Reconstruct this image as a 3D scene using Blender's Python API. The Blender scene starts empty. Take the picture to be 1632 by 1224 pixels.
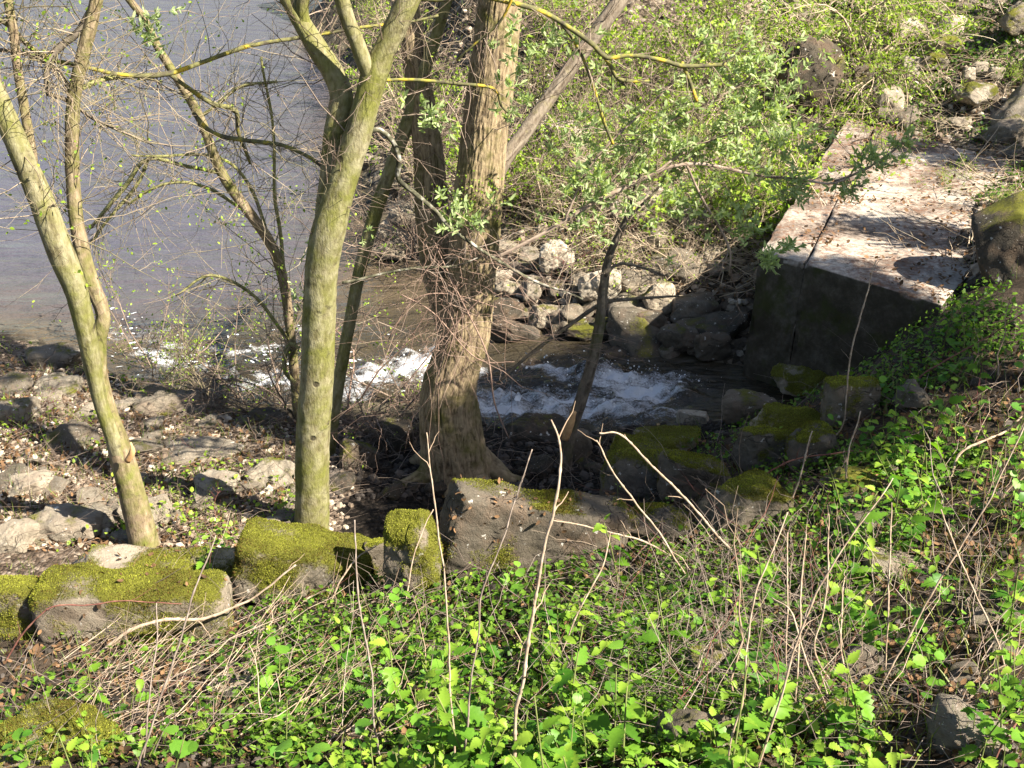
import bpy, bmesh, math, random
import numpy as np
from mathutils import Vector, Matrix, Quaternion

# ------------------------------------------------------------------ camera, light, exposure
scene = bpy.context.scene
COL = scene.collection
CAM_H, PITCH, HFOV = 5.0, math.radians(26.0), math.radians(45.0)
SUN_AZ, SUN_EL = math.radians(118.0), math.radians(42.0)      # from +Y towards +X
cam = bpy.data.cameras.new("camera"); cam_o = bpy.data.objects.new("camera", cam); COL.objects.link(cam_o)
cam_o.location = (0, 0, CAM_H); cam_o.rotation_euler = (math.pi/2 - PITCH, 0, 0)
cam.sensor_width = 36; cam.lens = 18/math.tan(HFOV/2); cam.clip_start = 0.05; cam.clip_end = 2000
scene.camera = cam_o
world = bpy.data.worlds.new("World"); scene.world = world; world.use_nodes = True
wn = world.node_tree.nodes; wl = world.node_tree.links
sky = wn.new("ShaderNodeTexSky"); sky.sky_type = 'NISHITA'; sky.sun_disc = False
sky.sun_elevation = SUN_EL; sky.sun_rotation = SUN_AZ
sky.air_density = 1.0; sky.dust_density = 1.2; sky.ozone_density = 1.0
wl.new(sky.outputs[0], wn["Background"].inputs[0]); wn["Background"].inputs[1].default_value = 0.05
SUN = Vector((math.sin(SUN_AZ)*math.cos(SUN_EL), math.cos(SUN_AZ)*math.cos(SUN_EL), math.sin(SUN_EL)))
sl = bpy.data.lights.new("sun", 'SUN'); sl.energy = 5.0; sl.angle = math.radians(0.53); sl.color = (1.0, 0.93, 0.80)
so = bpy.data.objects.new("sun", sl); COL.objects.link(so); so.rotation_euler = SUN.to_track_quat('Z', 'Y').to_euler(); so.location = SUN*40
vs = scene.view_settings; scene.display_settings.display_device = 'sRGB'
vs.view_transform = 'Standard'; vs.look = 'None'; vs.exposure = 1.95; vs.gamma = 1.0; vs.use_curve_mapping = False
scene.cycles.max_bounces = 5; scene.cycles.diffuse_bounces = 1; scene.cycles.glossy_bounces = 3
scene.cycles.transmission_bounces = 4; scene.cycles.transparent_max_bounces = 4
scene.cycles.use_denoising = True

rng = np.random.default_rng(7); random.seed(7)
# ------------------------------------------------------------------ photograph pixels to rays
FP = 816/math.tan(HFOV/2)
CP, SP = math.cos(PITCH), math.sin(PITCH)
def ray(px, py):
    u = (px-816)/FP; v = (612-py)/FP
    return np.array([u, CP+v*SP, -SP+v*CP])
def Wy(px, py, Y):
    d = ray(px, py); return np.array([0, 0, CAM_H]) + d*(Y/d[1])
def Wz(px, py, z):
    d = ray(px, py); return np.array([0, 0, CAM_H]) + d*((z-CAM_H)/d[2])
def depth(p): return p[1]*CP - (p[2]-CAM_H)*SP
def to_px(p):
    z = p[2]-CAM_H; f = p[1]*CP-z*SP
    return 816+FP*p[0]/f, 612-FP*(p[1]*SP+z*CP)/f

# ------------------------------------------------------------------ noise
def _h(i, j, k):
    n = (i.astype(np.int64)*374761393 + j.astype(np.int64)*668265263 + k.astype(np.int64)*2147483647+1013904223) & 0xffffffff
    n = ((n ^ (n >> 13))*1274126177) & 0xffffffff
    n = (n ^ (n >> 16)) & 0xffffffff
    n = (n*2246822519) & 0xffffffff
    return ((n ^ (n >> 15)) & 0xffff)/65535.0
def n3(p, f=1.0, seed=0):
    p = np.asarray(p, float)*f + seed*17.31
    i = np.floor(p); t = p-i; t = t*t*(3-2*t)
    x, y, z = i[..., 0], i[..., 1], i[..., 2]
    a, b, c = t[..., 0], t[..., 1], t[..., 2]
    def L(u, v, w): return u+(v-u)*w
    return L(L(L(_h(x, y, z), _h(x+1, y, z), a), L(_h(x, y+1, z), _h(x+1, y+1, z), a), b),
             L(L(_h(x, y, z+1), _h(x+1, y, z+1), a), L(_h(x, y+1, z+1), _h(x+1, y+1, z+1), a), b), c)*2-1
def fbm(p, f=1.0, o=4, seed=0):
    s = 0; a = 0.55
    for q in range(o):
        s = s + a*n3(p, f*2.03**q, seed+q); a *= 0.52
    return s
def f2(x, y, f, o=4, seed=0):
    return fbm(np.stack([x, y, np.zeros_like(x)], -1), f, o, seed)

# ------------------------------------------------------------------ mesh helpers
def mesh(name, V, F, mats=(), mi=None, tint=None, smooth=True, attrs=None):
    """F: list of int arrays (n,3) or (n,4)"""
    me = bpy.data.meshes.new(name)
    V = np.ascontiguousarray(V, dtype=np.float32)
    F = [np.asarray(f, dtype=np.int32) for f in F if len(f)]
    loops = np.concatenate([f.ravel() for f in F]) if F else np.zeros(0, np.int32)
    tot = np.concatenate([np.full(len(f), f.shape[1], np.int32) for f in F]) if F else np.zeros(0, np.int32)
    st = np.concatenate([[0], np.cumsum(tot)[:-1]]).astype(np.int32) if len(tot) else tot
    me.vertices.add(len(V)); me.vertices.foreach_set('co', V.ravel())
    me.loops.add(len(loops)); me.loops.foreach_set('vertex_index', loops)
    me.polygons.add(len(tot)); me.polygons.foreach_set('loop_start', st); me.polygons.foreach_set('loop_total', tot)
    if mi is not None: me.polygons.foreach_set('material_index', np.asarray(mi, np.int32))
    me.polygons.foreach_set('use_smooth', np.full(len(tot), bool(smooth)))
    at = dict(attrs or {})
    if tint is not None: at['tint'] = tint
    for k, v in at.items():
        a = me.attributes.new(k, 'FLOAT', 'POINT'); a.data.foreach_set('value', np.ascontiguousarray(v, dtype=np.float32))
    me.update(calc_edges=True)
    for m in mats: me.materials.append(m)
    return me
def link(name, me, parent=None, loc=None):
    o = bpy.data.objects.new(name, me); COL.objects.link(o)
    if parent is not None: o.parent = parent
    if loc is not None: o.location = loc
    return o
def tag(o, label=None, cat=None, group=None, kind=None):
    if label: o['label'] = label
    if cat: o['category'] = cat
    if group: o['group'] = group
    if kind: o['kind'] = kind
    return o
def empty(name, loc, label, cat, group=None):
    o = bpy.data.objects.new(name, None); COL.objects.link(o); o.location = [float(v) for v in loc]
    o.empty_display_size = 0.1
    return tag(o, label, cat, group)
class Bag:
    def __init__(s): s.V = []; s.F = []; s.T = []; s.n = 0
    def add(s, V, F, t=0.5):
        s.V.append(V); s.F += [np.asarray(f)+s.n for f in F if len(f)]
        s.T.append(np.broadcast_to(np.asarray(t, float), (len(V),))); s.n += len(V)
    def mesh(s, name, mats, smooth=True):
        if not s.V: return mesh(name, np.zeros((0, 3)), [], mats)
        return mesh(name, np.concatenate(s.V), s.F, mats, tint=np.concatenate(s.T), smooth=smooth)
def smoothpoly(P, R, step):
    """Catmull-Rom resample; P (n,3), R (n,)"""
    P = np.asarray(P, float); R = np.asarray(R, float)
    Q = np.concatenate([np.concatenate([[2*P[0]-P[1]], P, [2*P[-1]-P[-2]]]), np.concatenate([[R[0]], R, [R[-1]]])[:, None]], 1)
    out = []
    for i in range(1, len(Q)-2):
        a, b, c, d = Q[i-1], Q[i], Q[i+1], Q[i+2]
        m = max(2, int(np.linalg.norm((c-b)[:3])/step))
        t = np.linspace(0, 1, m, endpoint=False)[:, None]
        out.append(0.5*(2*b+(c-a)*t+(2*a-5*b+4*c-d)*t**2+(3*b-a-3*c+d)*t**3))
    out.append(Q[-2][None])
    o = np.concatenate(out); return o[:, :3], np.maximum(o[:, 3], 0.0008)
def frames(P):
    T = np.gradient(P, axis=0); T /= np.linalg.norm(T, axis=1)[:, None]+1e-9
    m = np.abs(T).mean(0); ref = np.eye(3)[int(np.argmin(m))]
    A = np.cross(T, ref); A /= np.linalg.norm(A, axis=1)[:, None]+1e-9
    return T, A, np.cross(T, A)
def tube(P, R, k=8, ridge=0.0, rf=6.0, sf=1.2, seed=0, flare=None):
    """one closed tube with bark relief; returns V, F, relief"""
    T, A, B = frames(P); n = len(P)
    th = np.linspace(0, 2*np.pi, k, endpoint=False)
    s = np.concatenate([[0], np.cumsum(np.linalg.norm(np.diff(P, axis=0), axis=1))])
    C, S = np.cos(th), np.sin(th)
    rr = np.repeat(R[:, None], k, 1)
    rel = np.zeros((n, k))
    if ridge > 0:
        q = np.stack([np.broadcast_to(C*rf, (n, k)), np.broadcast_to(S*rf, (n, k)), np.repeat(s[:, None]*sf, k, 1)], -1)
        wob = n3(q*np.array([.3, .3, 2.0]), 1, seed+9)[..., None]*np.array([.9, .9, 0])
        rel = 1-2*np.abs(n3(q+wob, 1.0, seed)); rel = rel*(.55+.6*n3(q*np.array([.6, .6, 2.2]), 1.0, seed+12)) + .5*(1-2*np.abs(n3(q*np.array([1, 1, 1.6]), 2.1, seed+3))) + .35*n3(q*np.array([1, 1, 2.5]), 3.7, seed+6)
        big = n3(np.stack([q[..., 0]/rf, q[..., 1]/rf, q[..., 2]/sf*2.0], -1), 1.2, seed+5)
        rr = rr*(1+0.045*big) + ridge*rel
    if flare is not None: rr = rr*flare(s[:, None], th[None])
    V = P[:, None]+rr[..., None]*(A[:, None]*C[None, :, None]+B[:, None]*S[None, :, None])
    idx = np.arange(n*k).reshape(n, k)
    a = idx[:-1]; b = np.roll(a, -1, 1); c = np.roll(idx[1:], -1, 1); d = idx[1:]
    F = np.stack([a, b, c, d], -1).reshape(-1, 4)
    V = V.reshape(-1, 3); V = np.concatenate([V, P[:1], P[-1:]])
    c0 = np.stack([np.roll(idx[0], -1), idx[0], np.full(k, n*k)], -1); c1 = np.stack([idx[-1], np.roll(idx[-1], -1), np.full(k, n*k+1)], -1)
    return V, [F, c0, c1], np.concatenate([np.clip(rel.ravel()*.45+.5, 0, 1), [.5, .5]])
def tubes(P, R, k=3):
    """many thin tubes at once: P (T,n,3), R (T,n)"""
    Tn, n, _ = P.shape
    if Tn == 0: return np.zeros((0, 3)), []
    T = np.gradient(P, axis=1); T /= np.linalg.norm(T, axis=2, keepdims=True)+1e-9
    m = np.abs(T).mean(1); ref = np.eye(3)[np.argmin(m, 1)][:, None]
    A = np.cross(T, ref); A /= np.linalg.norm(A, axis=2, keepdims=True)+1e-9
    B = np.cross(T, A); th = np.linspace(0, 2*np.pi, k, endpoint=False)
    V = P[:, :, None]+R[:, :, None, None]*(A[:, :, None]*np.cos(th)[None, None, :, None]+B[:, :, None]*np.sin(th)[None, None, :, None])
    idx = np.arange(Tn*n*k).reshape(Tn, n, k)
    a = idx[:, :-1]; b = np.roll(a, -1, 2); d = idx[:, 1:]; c = np.roll(d, -1, 2)
    return V.reshape(-1, 3), [np.stack([a, b, c, d], -1).reshape(-1, 4)]
def unit(v): return v/(np.linalg.norm(v, axis=-1, keepdims=True)+1e-9)
TW = 1.3
def twigs_on(r, P, R, count, L, rad, along=(0.15, 1.0), side=1.0, fwd=0.6, up=0.2, bend=0.25, n=5):
    """count twigs off polyline P; returns P (T,n,3), R (T,n)"""
    P = np.asarray(P); t = r.uniform(along[0], along[1], count)*(len(P)-1)
    i = np.minimum(t.astype(int), len(P)-2); f = (t-i)[:, None]
    p = P[i]*(1-f)+P[i+1]*f; tg = unit(P[i+1]-P[i])
    d = unit(tg*fwd+unit(r.normal(size=(count, 3)))*side+np.array([0, 0, up]))
    return grow(r, p, d, r.uniform(L[0], L[1], count), r.uniform(.7, 1.2, count)*rad*TW, bend, n)
def grow(r, p, d, L, rad, bend=0.25, n=5, grav=0.0):
    c = len(p); s = np.linspace(0, 1, n)
    b = unit(r.normal(size=(c, 3)))*bend*r.uniform(.3, 1, (c, 1)) + np.array([0, 0, grav])
    Q = p[:, None]+L[:, None, None]*(d[:, None]*s[None, :, None]+b[:, None]*(s**2)[None, :, None])
    Q[:, 1:] += r.normal(size=(c, n-1, 3))*(L*.025)[:, None, None]
    return Q, rad[:, None]*np.linspace(1, .35, n)[None]
def twigs2(r, Q, R, per, L, side=1.0, fwd=.7, up=.1, bend=.25, n=5):
    T = len(Q); c = T*per; par = np.repeat(np.arange(T), per)
    t = r.uniform(.2, 1, c)*(Q.shape[1]-1); i = np.minimum(t.astype(int), Q.shape[1]-2); f = (t-i)[:, None]
    p = Q[par, i]*(1-f)+Q[par, i+1]*f; tg = unit(Q[par, i+1]-Q[par, i])
    d = unit(tg*fwd+unit(r.normal(size=(c, 3)))*side*.8+np.array([0, 0, up]))
    rr = (R[par, i]*(1-f[:, 0])+R[par, i+1]*f[:, 0])*.65
    return grow(r, p, d, r.uniform(L[0], L[1], c), rr, bend, n)
def rotz_up(r, nrm, spin=None):
    """frames with local z = nrm, random spin; returns (N,3,3) with columns x,y,z"""
    z = unit(nrm); a = unit(np.cross(z, unit(r.normal(size=z.shape)))); b = np.cross(z, a)
    return np.stack([a, b, z], -1)
def scatter(tv, tf, pos, M, sc):
    """template verts tv, faces tf (list) at pos with frames M (N,3,3), scale (N,) or (N,3)"""
    N = len(pos); sc = np.asarray(sc, float)
    sc = sc[:, None, None] if sc.ndim == 1 else sc[:, None, :]
    V = np.einsum('nij,nmj->nmi', M, tv[None]*sc)+pos[:, None]
    off = (np.arange(N)*len(tv))
    return V.reshape(-1, 3), [(f[None]+off[:, None, None]).reshape(-1, f.shape[1]) for f in tf]

# leaf templates, stalk at the origin, growing along +x, upper side +z
def leaf_ovate(m=5, w=.36, ser=.12, fold=.18, droop=.25):
    x = np.linspace(0, 1, m+1)
    prof = w*np.sin(np.pi*np.clip(x, 0, 1)**.72)**.9*(1-.1*x)
    mid = np.stack([x, 0*x, -droop*x**2], -1)
    vs_, fs = [tuple(v) for v in mid], []
    for sgn in (1, -1):
        e = []
        for i in range(1, m+1):
            y = prof[i] if i < m else 0
            xo = x[i]+(.05 if i < m else 0)
            if i < m:
                vs_.append((xo-.11, sgn*y*(1-ser*1.6), mid[i, 2]+fold*y)); e.append(len(vs_)-1)
                vs_.append((xo, sgn*y*(1+ser), mid[i, 2]+fold*y*.8)); e.append(len(vs_)-1)
        # fans from the midrib
        prev = 0
        for i in range(1, m):
            a, b = e[2*(i-1)], e[2*(i-1)+1]
            last = 0 if i == 1 else e[2*(i-1)-1]
            q = [(i-1, a, last) if i > 1 else None, (i-1, i, a), (i, b, a)]
            for t in q:
                if t and len(set(t)) == 3: fs.append(t if sgn < 0 else t[::-1])
        t = (m-1, m, e[-1]); fs.append(t if sgn < 0 else t[::-1])
    return np.array(vs_), [np.array(fs)]
def leaf_simple(w=.3, droop=.2, fold=.15):
    v = np.array([[0, 0, 0], [.35, w, fold*w], [.75, w*.75, fold*w-droop*.5], [1, 0, -droop], [.75, -w*.75, fold*w-droop*.5], [.35, -w, fold*w], [.5, 0, -droop*.25]])
    return v, [np.array([[0, 6, 1], [1, 6, 2], [2, 6, 3], [3, 6, 4], [4, 6, 5], [5, 6, 0]])]
def leaf_round(k=9, droop=.25):
    a = np.linspace(-2.6, 2.6, k); rr = np.where(np.arange(k) % 2 == 0, .5, .44)*(1-.12*np.abs(a/2.6)**3)*(1.04+.12*np.cos(a))
    x = .45+rr*np.cos(a); y = rr*np.sin(a)*1.05; z = -droop*x**2+.12*np.abs(y)
    v = np.concatenate([[[0, 0, 0], [.42, 0, -.06]], np.stack([x, y, z], -1)])
    f = [[1, i+2, i+3] for i in range(k-1)]+[[0, 1, k+1], [0, 2, 1]]
    return v, [np.array(f)]

# ------------------------------------------------------------------ materials
def newmat(name):
    m = bpy.data.materials.new(name); m.use_nodes = True
    nt = m.node_tree; nt.nodes.clear()
    out = nt.nodes.new("ShaderNodeOutputMaterial"); return m, nt, out
class N:
    def __init__(s, nt): s.nt = nt
    def n(s, t, **kw):
        x = s.nt.nodes.new(t)
        for k, v in kw.items():
            if k.startswith('i_'):
                key = k[2:]
                key = int(key) if key.isdigit() else key.replace('_', ' ')
                if hasattr(v, 'is_output') or hasattr(v, 'links'): s.nt.links.new(v, x.inputs[key])
                else: x.inputs[key].default_value = v
            else: setattr(x, k, v)
        return x
    def noise(s, vec, scale, detail=4, rough=.55): return s.n("ShaderNodeTexNoise", i_Vector=vec, i_Scale=scale, i_Detail=float(detail), i_Roughness=rough).outputs['Fac']
    def ramp(s, fac, stops):
        x = s.n("ShaderNodeValToRGB", i_Fac=fac); e = x.color_ramp.elements
        while len(e) < len(stops): e.new(.5)
        for k, (p, c) in zip(e, stops): k.position = p; k.color = (*c, 1) if len(c) == 3 else c
        return x.outputs['Color']
    def math(s, op, a, b=0.0, c=None):
        x = s.n("ShaderNodeMath", operation=op)
        for i, v in enumerate((a, b) if c is None else (a, b, c)):
            if hasattr(v, 'links'): s.nt.links.new(v, x.inputs[i])
            else: x.inputs[i].default_value = v
        return x.outputs[0]
    def mix(s, fac, a, b, blend='MIX'):
        x = s.n("ShaderNodeMix", data_type='RGBA', blend_type=blend)
        for i, v in ((0, fac), (6, a), (7, b)):
            if hasattr(v, 'links'): s.nt.links.new(v, x.inputs[i])
            else: x.inputs[i].default_value = v if i == 0 else (*v, 1)
        return x.outputs[2]
    def attr(s, name, typ='GEOMETRY'): return s.n("ShaderNodeAttribute", attribute_name=name, attribute_type=typ).outputs['Fac']
    def mapr(s, v, a, b, c=0.0, d=1.0):
        return s.n("ShaderNodeMapRange", i_0=v, i_1=a, i_2=b, i_3=c, i_4=d).outputs[0]
    def bump(s, h, strength=.5, dist=.01): return s.n("ShaderNodeBump", i_Height=h, i_Strength=strength, i_Distance=dist).outputs[0]
    def obj(s):
        tc = s.n("ShaderNodeTexCoord").outputs['Object']
        rnd = s.n("ShaderNodeObjectInfo").outputs['Random']
        off = s.n("ShaderNodeVectorMath", operation='MULTIPLY_ADD', i_0=tc); off.inputs[1].default_value = (1, 1, 1)
        cmb = s.n("ShaderNodeCombineXYZ", i_0=s.math('MULTIPLY', rnd, 31.), i_1=s.math('MULTIPLY', rnd, 57.), i_2=rnd)
        s.nt.links.new(cmb.outputs[0], off.inputs[2]); return off.outputs[0], rnd
    def world(s): return s.n("ShaderNodeNewGeometry").outputs['Position']
    def bsdf(s, out, col, rough=.85, normal=None, spec=.3, **kw):
        b = s.n("ShaderNodeBsdfPrincipled")
        for k, v in (('Base Color', col), ('Roughness', rough), ('Normal', normal), ('Specular IOR Level', spec)):
            if v is None: continue
            if hasattr(v, 'links'): s.nt.links.new(v, b.inputs[k])
            else: b.inputs[k].default_value = (*v, 1) if k == 'Base Color' else v
        s.nt.links.new(b.outputs[0], out.inputs[0]); return b

def leaf_mat(name, dark, light, trans=.45, gloss=.35, objrand=True, rough=.45):
    m, nt, out = newmat(name); g = N(nt)
    t = g.attr('tint')
    if objrand:
        rnd = g.n("ShaderNodeObjectInfo").outputs['Random']; t = rnd
    pos = g.world(); nz = g.noise(pos, 90, 2)
    t2 = g.math('ADD', t, g.math('MULTIPLY', g.math('SUBTRACT', nz, .5), .35))
    col = g.ramp(t2, [(0.0, dark), (1.0, light)])
    b = g.n("ShaderNodeBsdfPrincipled", i_Base_Color=col, i_Roughness=rough); b.inputs['Specular IOR Level'].default_value = gloss
    tr = g.n("ShaderNodeBsdfTranslucent", i_Color=g.mix(1.0, col, (1.1, 1.2, .5), 'MULTIPLY'))
    mx = g.n("ShaderNodeMixShader", i_0=trans); nt.links.new(b.outputs[0], mx.inputs[1]); nt.links.new(tr.outputs[0], mx.inputs[2])
    nt.links.new(mx.outputs[0], out.inputs[0]); return m
def plain_mat(name, stops, scale=30, rough=.9, bumpd=.004, attr=True, spec=.2):
    m, nt, out = newmat(name); g = N(nt)
    v, rnd = g.obj(); nz = g.noise(v, scale, 5)
    f = nz
    if attr: f = g.math('ADD', g.math('MULTIPLY', nz, .55), g.math('MULTIPLY', g.attr('tint'), .45))
    g.bsdf(out, g.ramp(f, stops), rough, g.bump(nz, .5, bumpd), spec); return m
def bark_mat(name, stops, algae, aamt, scale=9.0, lichen=None, zs=.30):
    m, nt, out = newmat(name); g = N(nt)
    v, rnd = g.obj()
    st = g.n("ShaderNodeMapping", i_Vector=v); st.inputs['Scale'].default_value = (1, 1, zs)
    fis = g.noise(st.outputs[0], scale*9, 6, .65); big = g.noise(v, 4.5, 3); med = g.noise(v, 22, 4)
    col = g.ramp(g.math('ADD', g.math('MULTIPLY', fis, .5), g.math('MULTIPLY', g.attr('tint'), .55)), stops)
    col = g.mix(g.mapr(g.math('ADD', g.math('MULTIPLY', big, .75), g.math('MULTIPLY', med, .35)), .62-aamt*.3, .78-aamt*.15), col, g.ramp(fis, [(.25, tuple(c*.55 for c in algae)), (.75, algae)]))
    if lichen:
        col = g.mix(g.mapr(g.noise(v, 16, 4), .60, .66), col, lichen)
    kv = g.n('ShaderNodeTexVoronoi', i_Vector=v, i_Scale=7.0); kn = g.math('MULTIPLY', g.mapr(kv.outputs['Distance'], .10, .17, 1., 0.), g.mapr(g.noise(v, 3.1, 2), .52, .58)); col = g.mix(g.math('MULTIPLY', kn, .8), col, (.03, .022, .014))
    bl = g.mapr(g.noise(v, 13, 5, .7), .57, .66); col = g.mix(g.math('MULTIPLY', bl, .55), col, stops[0][1])
    h = g.math('SUBTRACT', g.math('ADD', fis, g.math('MULTIPLY', med, .6)), g.math('MULTIPLY', kn, .8))
    g.bsdf(out, col, .9, g.bump(h, .9, .008), .2); return m
def rock_mat():
    m, nt, out = newmat("stone"); g = N(nt)
    v, rnd = g.obj(); a = g.noise(v, 5, 6, .6); f = g.noise(v, 38, 6, .7); vf = g.noise(v, 160, 3, .7)
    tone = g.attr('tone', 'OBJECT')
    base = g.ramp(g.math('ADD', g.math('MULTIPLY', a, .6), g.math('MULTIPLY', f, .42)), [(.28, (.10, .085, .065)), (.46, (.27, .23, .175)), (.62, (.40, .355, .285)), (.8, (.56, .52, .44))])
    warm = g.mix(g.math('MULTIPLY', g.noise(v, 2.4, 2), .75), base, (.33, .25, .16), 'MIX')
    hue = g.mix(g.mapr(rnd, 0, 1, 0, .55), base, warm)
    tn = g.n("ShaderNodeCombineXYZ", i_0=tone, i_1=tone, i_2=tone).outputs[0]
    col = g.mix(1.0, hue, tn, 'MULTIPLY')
    cv = g.n("ShaderNodeVectorMath", operation='ADD', i_0=v, i_1=g.n("ShaderNodeTexNoise", i_Vector=v, i_Scale=6.0).outputs['Color']).outputs[0]
    vo = g.n("ShaderNodeTexVoronoi", i_Vector=cv, i_Scale=3.2, feature='DISTANCE_TO_EDGE'); crack = g.math('MULTIPLY', g.mapr(vo.outputs['Distance'], .0, .035, 1., 0.), g.mapr(g.noise(v, 3.3, 2), .45, .6))
    col = g.mix(g.math('MULTIPLY', crack, .75), col, (.05, .04, .03)); pit = g.mapr(vf, .34, .24); col = g.mix(g.math('MULTIPLY', pit, .7), col, (.06, .05, .04))
    dirt = g.mapr(g.math('ADD', a, g.math('MULTIPLY', f, .3)), .62, .78); col = g.mix(g.math('MULTIPLY', dirt, .55), col, (.12, .075, .045))
    spots = g.mapr(g.noise(v, 20, 3), .66, .7); col = g.mix(g.math('MULTIPLY', spots, .7), col, (.62, .60, .54))
    mossm = g.mapr(g.math('ADD', g.attr('moss'), g.math('MULTIPLY', g.math('SUBTRACT', f, .5), .9)), .40, .70)
    mossm = g.math('MULTIPLY', mossm, g.mapr(g.attr('mossy', 'OBJECT'), .0, .25))
    mosc = g.ramp(g.math('ADD', g.math('MULTIPLY', vf, .6), g.math('MULTIPLY', a, .4)), [(.3, (.035, .04, .006)), (.5, (.125, .125, .016)), (.7, (.23, .22, .034)), (.85, (.24, .15, .04))])
    col = g.mix(mossm, col, mosc)
    h = g.math('ADD', g.math('SUBTRACT', g.math('ADD', f, g.math('MULTIPLY', vf, .45)), crack), g.math('MULTIPLY', mossm, g.math('MULTIPLY', vf, 1.2)))
    g.bsdf(out, col, .92, g.bump(h, .9, .014), .2); return m
def concrete_mat():
    m, nt, out = newmat("concrete"); g = N(nt)
    v = g.world(); a = g.noise(v, 1.6, 5, .6); f = g.noise(v, 26, 6, .7); vf = g.noise(v, 120, 4, .7)
    col = g.ramp(g.math('ADD', g.math('MULTIPLY', a, .7), g.math('MULTIPLY', f, .35)), [(.39, (.065, .05, .039)), (.475, (.16, .125, .10)), (.54, (.29, .24, .195)), (.64, (.47, .415, .345))])
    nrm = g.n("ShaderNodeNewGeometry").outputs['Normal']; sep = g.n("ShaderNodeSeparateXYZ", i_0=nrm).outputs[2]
    shade_amt = g.mapr(g.noise(v, 7, 5, .7), .38, .62, .25, 1.)
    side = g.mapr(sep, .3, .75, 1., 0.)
    col = g.mix(g.math('MULTIPLY', side, g.mapr(shade_amt, .25, 1., .8, .97)), col, (.034, .029, .018))  # upright faces darkened in colour to stand in for their shade
    red = g.math('MULTIPLY', g.mapr(g.noise(v, 14, 6, .8), .47, .58), g.mapr(g.noise(v, 1.9, 3), .38, .52)); col = g.mix(g.math('MULTIPLY', g.math('MULTIPLY', red, .8), g.math('SUBTRACT', 1.0, side)), col, (.15, .07, .038))
    mo = g.math('MULTIPLY', side, g.mapr(g.noise(v, 2.6, 5, .7), .52, .62)); col = g.mix(g.math('MULTIPLY', mo, .7), col, (.035, .042, .008))
    blk = g.mapr(g.noise(v, 3.2, 6, .75), .58, .68); col = g.mix(g.math('MULTIPLY', blk, .6), col, (.07, .06, .05))
    g.bsdf(out, col, .93, g.bump(g.math('ADD', f, vf), .7, .008), .2); return m
def soil_mat(name, stops, scale, pebble=0.0, dist=.02):
    m, nt, out = newmat(name); g = N(nt)
    v = g.world(); a = g.noise(v, 2.2, 5, .6); f = g.noise(v, scale, 6, .7); vf = g.noise(v, scale*5, 3, .7)
    fac = g.math('ADD', g.math('ADD', g.math('MULTIPLY', a, .4), g.math('MULTIPLY', f, .4)), g.math('MULTIPLY', vf, .25)); h = g.math('ADD', f, g.math('MULTIPLY', vf, .4))
    if pebble:
        vo = g.n("ShaderNodeTexVoronoi", i_Vector=v, i_Scale=pebble)
        cr = g.n("ShaderNodeSeparateColor", i_0=vo.outputs['Color']).outputs[0]
        fac = g.math('ADD', g.math('MULTIPLY', fac, .65), g.math('MULTIPLY', cr, .35)); h = g.math('SUBTRACT', h, g.math('MULTIPLY', vo.outputs['Distance'], 1.2))
    g.bsdf(out, g.ramp(fac, stops), .95, g.bump(h, .9, dist), .15); return m
def water_mat(name, deep, shallow, deep2, shallow2, foam=True):
    m, nt, out = newmat(name); g = N(nt)
    v = g.world(); mp = g.n("ShaderNodeMapping", i_Vector=v); mp.inputs['Scale'].default_value = (.55, 1.5, 1); mp.inputs['Rotation'].default_value = (0, 0, -.12)
    w1 = g.noise(mp.outputs[0], 1.7, 3, .5); w2 = g.noise(mp.outputs[0], 7, 4, .6); w3 = g.noise(v, 30, 3)
    sh = g.attr('shallow'); rp = g.attr('rapid'); col = g.mix(rp, g.mix(sh, deep, shallow), g.mix(sh, deep2, shallow2))
    h = g.math('ADD', g.math('ADD', w1, g.math('MULTIPLY', w2, .3)), g.math('MULTIPLY', w3, .05))
    nb = g.bump(h, .9, .26)
    b = g.bsdf(out, col, .06, nb, .5); b.inputs['IOR'].default_value = 1.33
    if foam:
        fs = g.n("ShaderNodeMapping", i_Vector=v); fs.inputs['Scale'].default_value = (.55, 1.5, 1); fs.inputs['Rotation'].default_value = (0, 0, .15)
        fz_ = g.math('ADD', g.math('MULTIPLY', g.noise(fs.outputs[0], 13, 7, .75), .6), g.math('MULTIPLY', g.noise(v, 55, 4, .7), .4))
        ft = g.math('ADD', g.attr('foam'), g.math('MULTIPLY', g.math('SUBTRACT', fz_, .5), 2.6))
        fm = g.math('MULTIPLY', g.mapr(ft, .45, 1.05), .9)
        fb = g.n("ShaderNodeBsdfPrincipled", i_Base_Color=(.62, .64, .67, 1), i_Roughness=.6, i_Normal=g.bump(g.noise(v, 60, 4, .7), .8, .02))
        mx = g.n("ShaderNodeMixShader", i_0=fm); nt.links.new(b.outputs[0], mx.inputs[1]); nt.links.new(fb.outputs[0], mx.inputs[2]); nt.links.new(mx.outputs[0], out.inputs[0])
    return m

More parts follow.
